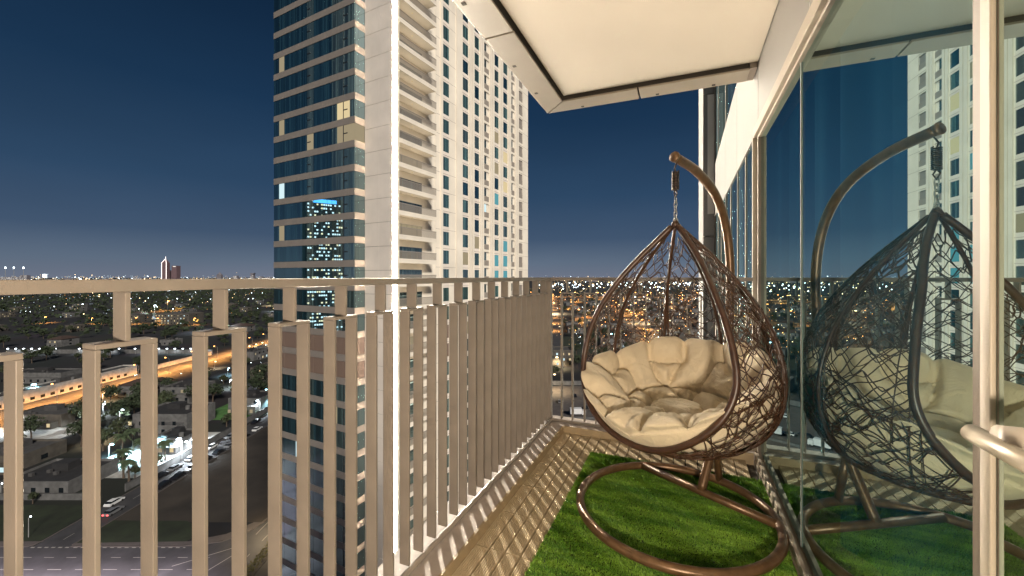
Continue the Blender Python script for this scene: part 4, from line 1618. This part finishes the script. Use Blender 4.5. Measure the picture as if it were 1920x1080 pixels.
# =================================================================== soffit
so = MB()
so.box(-.917, .466, YB0, 3.262, 2.737, 2.785)
soffit = tag(so.build('soffit', M['soffit']), kind='structure')
tp = MB()
tp.box(-1.12, .466, YB0, 3.47, 2.79, 3.10)
tag(tp.build('slab_edge', M['gap'], soffit))


def trimp(pts, name='trim_panel'):
    mb = MB()
    mb.prism(pts, 2.70, 2.714)
    return mb.build(name, M['trim'], soffit, bevel=.002)


q = MB()
q.box(-1.115, -.948, YB0, 3.27, 2.7145, 2.7895)
q.box(-1.115, .418, 3.298, 3.465, 2.7145, 2.7895)
q.build('trim_shade_core', M['gap'], soffit)  # near-black core paints the shade of the reveal beside the trim
g = .006
XL0, XL1, YI, YO = -1.125, -.935, 3.285, 3.475
for (y0, y1) in ((YB0, -1.0), (-1.0, .6), (.6, 2.235)):
    trimp([(XL0, y0 + g), (XL1, y0 + g), (XL1, y1 - g), (XL0, y1 - g)])
trimp([(XL0, 2.235 + g), (XL1, 2.235 + g), (XL1, YI - g), (XL0, YO - g)])
trimp([(XL0 + g * 1.5, YO), (XL1 + g, YI), (-.335 - g, YI), (-.335 - g, YO)])
trimp([(-.335 + g, YI), (.42, YI), (.42, YO), (-.335 + g, YO)])
q = MB(); q.box(.421, .464, 3.275, 3.48, 2.705, 2.78); q.build('end_bracket', M['frame_dark'], soffit)
dr = MB()
for (x, y) in ((-1.08, 1.9), (-1.08, 2.6), (-1.08, 3.05), (-.8, 3.44), (-.2, 3.44), (.2, 3.44)):
    dr.box(x - .012, x + .012, y - .012, y + .012, 2.697, 2.6995)
dr.build('drain_slot', M['gap'], soffit)

# =================================================================== glass wall of the balcony
gw = empty('glass_wall', (FX, 2, 0), 0, 'reflective floor to ceiling balcony glazing with cream frame mirroring the egg chair', 'glass wall')
gx = .005


def pane(parent, x, y0, y1, z0, z1, name='glass_pane'):
    mb = MB()
    mb.box(x, x + .010, y0, y1, z0, z1)
    me = mb.mesh(name, G_BAL)
    me.materials.append(M_CLEAR)
    for p in me.polygons:
        p.material_index = 0 if p.normal.x < -.9 else 1
    return link(name, me, parent)


M_CLEAR = glassy('clear_back', 0.0, tcol=(1, 1, 1))
pane(gw, gx, 2.165 - 2, 3.20 - 2, .06, 2.21)
pane(gw, gx, .925 - 2, 2.155 - 2, .06, 2.21)
q = MB(); q.box(gx - .004, gx + .012, .1553, .1647, .06, 2.21); q.build('glass_joint', mat('joint_silicone', (.35, .40, .38), .3), gw)
q = MB(); q.box(-.035, .03, -6, 1.20, -.03, .012); q.box(-.03, -.012, -6, 1.2, .0122, .058); q.box(.018, .03, -6, 1.2, .0122, .058)
q.build('bottom_track', M['frame'], gw, bevel=.002)
q = MB(); q.box(-.032, .03, -6, 1.27, 2.212, 2.276); q.box(-.012, .03, -6, 1.2, 2.195, 2.2118)
q.build('top_frame', M['frame'], gw, bevel=.002)
q = MB(); q.box(-.036, .03, 1.262, 1.298, -.03, 2.2115); q.build('end_mullion', M['frame'], gw, bevel=.002)
q = MB(); q.box(-.012, .03, 1.203, 1.2615, .012, 2.2115); q.build('mullion_seal', M['frame_dark'], gw)
# door
door = empty('sliding_door', (FX, .9, 0), 0, 'cream framed sliding glass door with a long pull handle', 'door')
q = MB(); q.box(-.030, .035, -.027, .0245, .02, 2.21); q.build('door_jamb', M['frame_dark'], door, bevel=.002)
q = MB(); q.box(-.046, -.0385, -.0515, -.027, .02, 2.21); q.build('door_stile', M['frame'], door, bevel=.002)
q = MB(); q.box(-.0385, -.0382, -.0545, -.0517, .02, 2.21); q.build('door_seal', M['frame_dark'], door)
pane(door, -.038, -.34, -.0275, .03, 2.20, 'door_glass')
q = MB(); q.box(-.046, .0, -.38, -.341, .02, 2.21); q.build('door_stile', M['frame'], door, bevel=.002)
hd = MB()
hd.tube([(-.094, -.105, 1.028), (-.094, -.110, 1.028), (-.094, -.30, 1.028)], [.009, .0125, .0125], 16)
hobj = hd.build('pull_handle', mat('handle_paint', (.46, .40, .31), .3, metal=.2), door, True)
hobj.scale = (1, 1, 1)
q = MB(); q.tube([(-.094, -.165, 1.038), (-.037, -.165, 1.038)], .019, 18); q.build('handle_boss', mat('boss_paint', (.46, .40, .33), .35), hobj, True)

# curtain behind the glass
cv = MB()
pts = []
for i in range(260):
    y = 1.02 + i * (3.2 / 259)
    pts.append((.72 + .05 * math.sin(y * 13 + .6 * math.sin(y * 5)) + .012 * math.sin(y * 37 + 1), y))
for i in range(259):
    cv.quad((pts[i][0], pts[i][1], .02), (pts[i + 1][0], pts[i + 1][1], .02), (pts[i + 1][0], pts[i + 1][1], 2.6), (pts[i][0], pts[i][1], 2.6))
cur = cv.build('curtain', M['curtain'], None, True)
tag(cur, 'drawn teal grey curtain in folds behind the balcony glass', 'curtain')

# low cabinet, added cool room fill, then an unseen lantern as the warm source
cab = empty('side_cabinet', (.95, -.55, 0), 0, 'low wooden cabinet inside the room by the balcony door', 'cabinet')
q = MB(); q.box(-.2, .25, -.5, .4, .05, .5); q.build('carcass', mat('cabinet_wood', (.25, .16, .09), .5, var=.2), cab)
q = MB(); q.box(-.22, .27, -.52, .42, .504, .53); q.build('top', mat('cabinet_top', (.3, .2, .12), .4), cab)
tl = empty('room_fill', (2.4, 1.9, 2.70), 0, 'added unseen cool fill light in the room behind the curtain', 'lamp')
q = MB(); q.tube([(0, 0, 0), (0, 0, -.05)], .16, 20); q.build('fill_disc', emis('room_fill_disc', (.8, .95, 1), 1.0, False), tl)
pl = bpy.data.lights.new('room_fill_light', 'POINT')  # unseen light added to give curtain and glass a cool glow
pl.energy = 48
pl.color = (.72, .93, 1.0)
pl.shadow_soft_size = .15
po = bpy.data.objects.new('room_fill_light', pl)
C.objects.link(po); po.parent = tl; po.location = (0, 0, -.25)
ln = empty('standing_lantern', (.38, -1.0, 0), 0, 'warm lit standing lantern on the balcony deck by the door', 'lamp')
q = MB(); q.tube([(0, 0, 0), (0, 0, .015), (0, 0, .02), (0, 0, .72)], [.12, .12, .014, .014], 14); q.build('stand', M['chain'], ln)
q = MB(); q.tube([(0, 0, .74), (0, 0, .78), (0, 0, .94), (0, 0, .98)], [.04, .095, .095, .04], 18)
gm_ = glassy('globe_glass', 0.0, tcol=(1, 1, 1))
_e = gm_.node_tree.nodes.new('ShaderNodeEmission'); _e.inputs['Color'].default_value = (1, .66, .34, 1); _e.inputs['Strength'].default_value = 8
_a = gm_.node_tree.nodes.new('ShaderNodeAddShader')
_o = [n for n in gm_.node_tree.nodes if n.type == 'OUTPUT_MATERIAL'][0]
_l = _o.inputs[0].links[0].from_socket
gm_.node_tree.links.new(_l, _a.inputs[0]); gm_.node_tree.links.new(_e.outputs[0], _a.inputs[1]); gm_.node_tree.links.new(_a.outputs[0], _o.inputs[0])
gm_.cycles.emission_sampling = 'NONE'
q.build('lamp_globe', gm_, ln, True)
pl = bpy.data.lights.new('lantern_light', 'POINT')
pl.energy = LANTERN_POWER
pl.color = (1.0, .83, .64)
pl.shadow_soft_size = .10
po = bpy.data.objects.new('lantern_light', pl)
C.objects.link(po); po.parent = ln; po.location = (0, 0, .86)

# =================================================================== artificial grass rug
rug = empty('grass_rug', (-.08, 1.0, 0), 0, 'bright green artificial grass rug under the egg chair', 'rug')
RX0, RX1, RY0, RY1 = -.612, .432, -.6, 2.885
q = MB(); q.box(RX0 + .08, RX1 + .08, RY0 - 1, RY1 - 1, .002, .008)
q.build('backing', mat('rug_backing', (.03, .06, .015), .9), rug)
gb = bpy.data.materials.new('grass_blade')
gb.use_nodes = True
nt = gb.node_tree
b = nt.nodes['Principled BSDF']
b.inputs['Roughness'].default_value = .5
tc = nt.nodes.new('ShaderNodeTexCoord')
n1 = nt.nodes.new('ShaderNodeTexNoise'); n1.inputs['Scale'].default_value = 260; n1.inputs['Detail'].default_value = 2
n0 = nt.nodes.new('ShaderNodeTexNoise'); n0.inputs['Scale'].default_value = 5
r1 = nt.nodes.new('ShaderNodeValToRGB')
r1.color_ramp.elements[0].position = .3; r1.color_ramp.elements[0].color = (.042, .165, .010, 1)
r1.color_ramp.elements[1].position = .72; r1.color_ramp.elements[1].color = (.32, .54, .06, 1)
nt.links.new(tc.outputs['Object'], n1.inputs['Vector'])
n0.inputs['Detail'].default_value = 4
mp0 = nt.nodes.new('ShaderNodeMapping'); mp0.inputs['Rotation'].default_value = (0, 0, .5); mp0.inputs['Scale'].default_value = (.5, 3.2, 1)
nt.links.new(tc.outputs['Object'], mp0.inputs['Vector']); nt.links.new(mp0.outputs['Vector'], n0.inputs['Vector'])
mg = nt.nodes.new('ShaderNodeMath'); mg.operation = 'MULTIPLY_ADD'; mg.inputs[1].default_value = .9
sg = nt.nodes.new('ShaderNodeMath'); sg.operation = 'SUBTRACT'; sg.inputs[1].default_value = .45
nt.links.new(n0.outputs['Fac'], mg.inputs[0]); nt.links.new(n1.outputs['Fac'], mg.inputs[2]); nt.links.new(mg.outputs[0], sg.inputs[0]); nt.links.new(sg.outputs[0], r1.inputs['Fac'])
nt.links.new(r1.outputs['Color'], b.inputs['Base Color'])
NB = 190000
yv = .75 + (RY1 - .75) * rng.random(NB)
xv = RX0 + (RX1 - RX0) * rng.random(NB)
# combed pile: soft lanes running diagonally
lane = np.sin((xv * .55 + yv * 1.0) * 13 + 1.5 * np.sin(xv * 3.1 + 1) + 0.8 * np.sin(yv * 5)) * .55 + .35 * np.sin((xv * .55 + yv) * 31 + 2)
hgt = .007 + .006 * rng.random(NB) + .002 * lane
ang = rng.random(NB) * 2 * PI
lx = .005 * np.cos(ang) + .006 * lane
ly = .005 * np.sin(ang) - .006 * lane
wd = .0016 + .0008 * rng.random(NB)
wa = rng.random(NB) * PI
vv = np.zeros((NB, 3, 3), np.float32)
vv[:, 0] = np.stack([xv + .08 - wd * np.cos(wa), yv - 1 - wd * np.sin(wa), np.full(NB, .008)], 1)
vv[:, 1] = np.stack([xv + .08 + wd * np.cos(wa), yv - 1 + wd * np.sin(wa), np.full(NB, .008)], 1)
vv[:, 2] = np.stack([xv + .08 + lx, yv - 1 + ly, .008 + hgt], 1)
pile = link('pile', np_mesh('pile', vv.reshape(-1, 3), 3, np.arange(NB * 3).reshape(-1, 3), gb), rug)
tag(pile, kind='stuff')

# =================================================================== egg chair
CX, CY = -.045, 2.325
U_ANG = math.atan2(.86, .51)
ROT = U_ANG - PI / 2
stand = empty('chair_stand', (CX, CY, .012), ROT, 'bronze ring footed stand with a curved arm holding the egg chair', 'stand')
q = MB()
RR = .482
off = -.02
q.tube([(RR * math.cos(a), RR * math.sin(a) + off, .026) for a in np.linspace(0, 2 * PI, 96, endpoint=False)], .0225, 14, closed=True)
q.build('base_ring', M['bronze'], stand, True)
yb = .255
hl = math.sqrt(RR * RR - (yb - off) ** 2) - .012
q = MB(); q.tube([(-hl, yb, .026), (hl, yb, .026)], .0215, 14); q.build('cross_bar', M['bronze'], stand, True)


def catmull(P, n=10):
    P = [np.array(p, float) for p in P]
    P = [2 * P[0] - P[1]] + P + [2 * P[-1] - P[-2]]
    out = []
    for i in range(1, len(P) - 2):
        for j in range(n):
            t = j / n
            p0, p1, p2, p3 = P[i - 1:i + 3]
            out.append(.5 * ((2 * p1) + (-p0 + p2) * t + (2 * p0 - 5 * p1 + 4 * p2 - p3) * t * t + (-p0 + 3 * p1 - 3 * p2 + p3) * t ** 3))
    out.append(P[-2])
    return out


arcp = [(0, .255, .03), (0, .40, .30), (0, .515, .65), (0, .585, 1.0), (0, .590, 1.32), (0, .530, 1.56), (0, .405, 1.725), (0, .21, 1.825), (0, .0, 1.868)]
q = MB(); q.tube(catmull(arcp, 9), .0245, 16); q.build('curved_arm', M['bronze'], stand, True)
q = MB(); q.tube([(0, -.001, 1.868), (0, -.016, 1.871)], .0275, 16); q.build('end_cap', M['bronze'], stand, True)
q = MB(); q.tube([(0, RR + off - .004, .03), (0, .405, .31)], .020, 14); q.build('brace_leg', M['bronze'], stand, True)
# joint sleeve half way up the arm
q = MB(); q.tube(catmull([(0, .583, .98), (0, .588, 1.02), (0, .590, 1.06)], 3), .0262, 16); q.build('joint_sleeve', M['bronze'], stand, True)

# hanging hardware + basket
egg = empty('egg_chair', (CX, CY, .012), ROT, 'dark brown woven rattan egg chair hanging on spring and chain', 'chair')
q = MB()
hel = []
for i in range(150):
    t = i / 149
    hel.append((.016 * math.cos(t * 2 * PI * 12), .016 * math.sin(t * 2 * PI * 12), 1.795 - .10 * t))
q.tube(hel, .0036, 6)
q.tube([(0, 0, 1.86), (0, .012, 1.842), (0, 0, 1.824), (0, -.008, 1.81), (0, 0, 1.79)], .004, 6)
q.tube([(0, 0, 1.70), (0, .014, 1.68), (0, 0, 1.655), (0, -.014, 1.68), (0, 0, 1.70)], .0038, 6)
q.build('spring', M['spring'], egg, True)
cs = MB()
for i in range(6):
    zc = 1.645 - i * .0245
    ring = []
    for k in range(16):
        a = 2 * PI * k / 16
        x, z = .0085 * math.cos(a), .0175 * math.sin(a)
        ring.append((x, 0, zc + z) if i % 2 else (0, x, zc + z))
    cs.tube(ring, .0029, 6, closed=True)
cs.build('chain', M['chain'], egg, True)

prof = catmull([(.008, 1.515), (.085, 1.44), (.20, 1.325), (.315, 1.19), (.405, 1.05), (.462, .91), (.488, .775), (.478, .64), (.425, .515), (.335, .425), (.20, .372), (.10, .357), (.004, .352)], 14)
PR = np.array([p[0] for p in prof])
PZ = np.array([p[1] for p in prof])
seg = np.hypot(np.diff(PR), np.diff(PZ))
PS = np.concatenate([[0], np.cumsum(seg)])
PS /= PS[-1]


def prz(t):
    return np.interp(t, PS, PR), np.interp(t, PS, PZ)


def t_of_z(z):
    return float(np.interp(-z, -PZ, PS))


def surf(phi, t, out=0.0):
    r, z = prz(t)
    r = r + out
    return (r * math.sin(phi), -r * math.cos(phi), float(z))


def rim_phi(t):
    z = float(np.interp(t, PS, PZ))
    base = math.radians(61)
    if z > .86:
        return base * (1 + .10 * max(0, z - 1.2) / .3)
    q_ = (.86 - z) / (.86 - .425)
    return base * math.sqrt(max(0.0, 1 - q_ * q_))


t_bot = t_of_z(.425)
rimL = [surf(rim_phi(t), t) for t in np.linspace(.01, t_bot, 60)]
rimR = [surf(-rim_phi(t), t) for t in np.linspace(.01, t_bot, 60)]
loop = rimL + rimR[::-1][1:]
q = MB(); q.tube(loop, .0155, 12); q.build('rim', M['rib'], egg, True)
for k in range(5):
    ph = math.radians(61 + (360 - 122) * (k + 1) / 6)
    q = MB()
    q.tube([surf(ph, t) for t in np.linspace(.012, .985, 50)], .0095, 8)
    q.build('rib', M['rib'], egg, True)
q = MB(); q.tube([(0, 0, 1.50), (0, 0, 1.535)], [.028, .012], 12); q.build('apex_cap', M['rib'], egg, True)
# hooks joining chain and apex
q = MB(); q.tube([(.012 * math.cos(a), 0, 1.535 + .013 * math.sin(a)) for a in np.linspace(0, 2 * PI, 14, endpoint=False)], .0032, 6, closed=True)
q.build('apex_ring', M['chain'], egg, True)

# weave
wv_ = MB()
R3 = random.Random(11)


def strand(phi0, t0, dphi, slope, amp, freq, n, rad, ph):
    pts = []
    for i in range(n):
        s = i / (n - 1)
        phi = phi0 + dphi * s
        t = t0 + slope * s + amp * math.sin(freq * 2 * PI * s + ph) + .25 * amp * math.sin(freq * 5.1 * PI * s + ph * 2)
        if t < .03: continue
        if t > .985: break
        lim = rim_phi(t) if t < t_bot else 0.0
        pm = phi % (2 * PI)
        if t < t_bot and (pm < lim or pm > 2 * PI - lim):
            if len(pts) > 3: break
            pts = []
            continue
        pts.append(surf(phi, t, .004 * math.sin(i * 1.3 + ph)))
    if len(pts) > 3:
        wv_.tube(pts, rad, 5, caps=False)


def netrow(t_c, amp, cyc, ph, rad, seed):
    r_ = random.Random(seed)
    k1, k2, p1, p2 = r_.uniform(2, 4), r_.uniform(5, 8), r_.uniform(0, 6.28), r_.uniform(0, 6.28)
    n = 300
    pts = []
    for i in range(n + 1):
        phi = 2 * PI * i / n
        warp = .35 * math.sin(k1 * phi + p1) + .25 * math.sin(k2 * phi + p2)
        c = math.sin(cyc * phi + ph + warp)
        tri = math.asin(c) * 2 / PI
        t = t_c + amp * (1 + .3 * math.sin(k2 * phi + p1)) * (.6 * tri + .4 * c) + .006 * math.sin(k1 * phi * 1.7 + p2)
        lim = rim_phi(t) if t < t_bot else 0.0
        if t < t_bot and (phi < lim or phi > 2 * PI - lim) or t > .985:
            if len(pts) > 3: wv_.tube(pts, rad, 5, caps=False)
            pts = []
            continue
        pts.append(surf(phi, t, .003 * math.sin(i * .9 + ph)))
    if len(pts) > 3: wv_.tube(pts, rad, 5, caps=False)


ts = .085
row = 0
while ts < .93:
    sp_ = .036 if ts < .5 else .030
    netrow(ts, sp_ * .60, 21, (row % 2) * PI + R3.uniform(-.35, .35), R3.uniform(.0022, .0029), 100 + row)
    netrow(ts + sp_ * .3, sp_ * .85, 11 + row % 4, R3.uniform(0, 6.28), R3.uniform(.0019, .0025), 300 + row)
    ts += sp_
    row += 1
# a few wandering strands cross the net
for i in range(120):
    ph0 = math.radians(R3.uniform(10, 350))
    strand(ph0, R3.uniform(.22, .66), R3.choice((-1, 1)) * R3.uniform(.5, 1.5), R3.uniform(.06, .34), R3.uniform(.010, .022), R3.uniform(1.2, 2.6), 34, R3.uniform(.0020, .0027), R3.uniform(0, 6.28))
# ragged bundles twisted round the ribs and rim
for k in range(7):
    base = math.radians(61 + (360 - 122) * k / 6)
    for j in range(5):
        strand(base + math.radians(R3.uniform(-2, 2)), .04 + .3 * R3.random(), R3.uniform(-.12, .12), R3.uniform(.3, .8), 0.0, 1, 26, R3.uniform(.0020, .0028), R3.uniform(0, 6))
# dense basket bottom
for i in range(26):
    strand(R3.uniform(0, 2 * PI), R3.uniform(.74, .95), R3.choice((-1, 1)) * R3.uniform(2, 5.5), R3.uniform(-.06, .06), R3.uniform(.008, .022), R3.uniform(2, 5), 60, R3.uniform(.0024, .0034), R3.uniform(0, 6))
tag(wv_.build('rattan_weave', M['rattan'], egg, True), kind='stuff')

# cushion -----------------------------------------------------------------
cm = bpy.data.materials.new('cushion_cloth')
cm.use_nodes = True
nt = cm.node_tree
b = nt.nodes['Principled BSDF']
b.inputs['Base Color'].default_value = (.82, .70, .50, 1)
b.inputs['Roughness'].default_value = .85
b.inputs['Sheen Weight'].default_value = .15
tc = nt.nodes.new('ShaderNodeTexCoord')
na = nt.nodes.new('ShaderNodeTexNoise'); na.inputs['Scale'].default_value = 14; na.inputs['Detail'].default_value = 6; na.inputs['Distortion'].default_value = 1.2
nb_ = nt.nodes.new('ShaderNodeTexNoise'); nb_.inputs['Scale'].default_value = 420
mm = nt.nodes.new('ShaderNodeMath'); mm.operation = 'MULTIPLY_ADD'; mm.inputs[1].default_value = .06
nt.links.new(tc.outputs['Object'], na.inputs['Vector'])
nt.links.new(tc.outputs['Object'], nb_.inputs['Vector'])
nt.links.new(nb_.outputs['Fac'], mm.inputs[0])
nt.links.new(na.outputs['Fac'], mm.inputs[2])
bp = nt.nodes.new('ShaderNodeBump'); bp.inputs['Strength'].default_value = .6; bp.inputs['Distance'].default_value = .02
nt.links.new(mm.outputs[0], bp.inputs['Height'])
nt.links.new(bp.outputs['Normal'], b.inputs['Normal'])

NPH, NS = 200, 90
phs = np.linspace(0, 2 * PI, NPH, endpoint=False)
ss = np.linspace(0, 1, NS)
def ring_pts(n, rad, off):
    return [((rad + .015 * math.sin(k * 2.3)) * math.sin(2 * PI * k / n + off), (rad + .015 * math.sin(k * 2.3)) * math.cos(2 * PI * k / n + off)) for k in range(n)]


BA, BB, BC = ring_pts(6, .27, .26), ring_pts(10, .56, .1), ring_pts(13, .82, .2)
SEGS = [(BA[k], BA[(k + 1) % 6]) for k in range(6)]


def near_pts(p, L):
    return sorted(L, key=lambda a: (a[0] - p[0]) ** 2 + (a[1] - p[1]) ** 2)


for k in range(10):
    SEGS += [(BB[k], near_pts(BB[k], BA)[0]), (BB[k], BB[(k + 1) % 10])]
for k in range(13):
    SEGS += [(BC[k], near_pts(BC[k], BB)[0]), (BC[k], (BC[k][0] * 1.4, BC[k][1] * 1.4))]
    if k % 2: SEGS.append((BC[k], BC[(k + 1) % 13]))
BB = BB + BC
BTN = np.array(BA + BB)


def seg_dist(x, y):
    best = np.full(x.shape, 9.0)
    for (p, q_) in SEGS:
        vx, vy = q_[0] - p[0], q_[1] - p[1]
        tt_ = np.clip(((x - p[0]) * vx + (y - p[1]) * vy) / (vx * vx + vy * vy), 0, 1)
        best = np.minimum(best, np.hypot(x - p[0] - vx * tt_, y - p[1] - vy * tt_))
    return best


def z_edge(phi):
    c = .5 - .5 * np.cos(phi)
    return .455 + (.835 - .455) * c ** .46 + .012 * np.sin(5 * phi + 1)


top = np.zeros((NS, NPH, 3))
bot = np.zeros((NS, NPH, 3))
for j, ph in enumerate(phs):
    te = np.interp(-z_edge(ph), -PZ, PS)
    tt = 1.0 + (te - 1.0) * ss
    r = np.interp(tt, PS, PR)
    z = np.interp(tt, PS, PZ)
    # inset shell: cloth lies on the basket, the filling is thick
    dr_ = np.gradient(r, tt + 1e-9)
    dz_ = np.gradient(z, tt)
    nl = np.hypot(dr_, dz_) + 1e-9
    nr, nz_ = -dz_ / nl, dr_ / nl
    sgn = np.where(-(r - 0) * nr - (z - .9) * nz_ > 0, 1, -1)
    nr, nz_ = nr * sgn, nz_ * sgn
    x2, y2 = ss * np.sin(ph), ss * np.cos(ph)
    xw = x2 + .018 * np.sin(9 * y2 + 1) + .012 * np.sin(17 * y2 + 3 * x2)
    yw = y2 + .018 * np.sin(8 * x2 + 2) + .012 * np.sin(15 * x2)
    ds = seg_dist(xw, yw)
    db = np.sqrt((xw[:, None] - BTN[None, :, 0]) ** 2 + (yw[:, None] - BTN[None, :, 1]) ** 2)
    ib = db.argmin(axis=1)
    dbm = db.min(axis=1)
    ab = np.arctan2(yw - BTN[ib, 1], xw - BTN[ib, 0])
    p_ = np.clip(ds / .115, 0, 1)
    crease = p_
    puff = np.sqrt(1 - (1 - p_) ** 2) - .34 * np.exp(-(dbm / .06) ** 2) + .05 * np.sin(ab * 11 + ib) * np.exp(-dbm / .09) * (dbm > .015)
    env = np.sqrt(np.clip(1 - ss ** 7, 0, 1))
    wgt0 = np.clip((ss - .62) / .3, 0, 1)
    wr = .005 * np.sin(34 * x2 + 9 * np.sin(7 * y2)) * (1 - crease) + .004 * np.sin(27 * y2 + 6 * np.sin(9 * x2 + 2)) * (1 - crease)
    th = env * ((.052 - .030 * wgt0) + (.088 + .040 * wgt0) * puff + wr * .7) + .055 * (1 - ss ** 2) * env
    floor_in = .018
    wgt = np.clip((ss - .62) / .38, 0, 1)
    wgt = wgt * wgt * (3 - 2 * wgt)
    ur = nr * (1 - wgt) + wgt * (-.35 + 1.15 * max(0.0, math.cos(ph * .86 if ph < PI else (2 * PI - ph) * .86)) ** .8)
    uz = nz_ * (1 - wgt) + wgt * .80
    ul = np.hypot(ur, uz)
    ur, uz = ur / ul, uz / ul
    rt, zt = r + nr * floor_in + ur * th, z + nz_ * floor_in + uz * th
    rb, zb = r + nr * floor_in * (1 - .4 * env), z + nz_ * floor_in
    top[:, j] = np.stack([rt * np.sin(ph), -rt * np.cos(ph), zt], 1)
    bot[:, j] = np.stack([rb * np.sin(ph), -rb * np.cos(ph), zb], 1)
top[0] = top[0].mean(0)
bot[0] = bot[0].mean(0)
vv = np.concatenate([top.reshape(-1, 3), bot.reshape(-1, 3)])
ff = []
for i in range(NS - 1):
    for j in range(NPH):
        j2 = (j + 1) % NPH
        ff.append((i * NPH + j, (i + 1) * NPH + j, (i + 1) * NPH + j2, i * NPH + j2))
        o_ = NS * NPH
        ff.append((o_ + i * NPH + j, o_ + i * NPH + j2, o_ + (i + 1) * NPH + j2, o_ + (i + 1) * NPH + j))
for j in range(NPH):
    j2 = (j + 1) % NPH
    i = NS - 1
    ff.append((i * NPH + j, NS * NPH + i * NPH + j, NS * NPH + i * NPH + j2, i * NPH + j2))
cu = empty('seat_cushion', (CX, CY, .012), ROT, 'thick tufted cream cushion lying in the egg chair', 'cushion')
body = link('cover', np_mesh('cover', vv, 4, np.array(ff), cm, True), cu)
# tuft buttons at the seams' meeting points
for (bx, by) in BA + BB:
    a = math.atan2(bx, by) % (2 * PI)
    i = int(round(math.hypot(bx, by) * (NS - 1)))
    j = int(round(a / (2 * PI) * NPH)) % NPH
    p = Vector(top[i, j])
    m_ = MB()
    m_.tube([p + Vector((0, 0, -.006)), p + Vector((0, 0, .003)), p + Vector((0, 0, .006))], [.011, .010, .004], 10)
    m_.build('button', cm, cu, True)
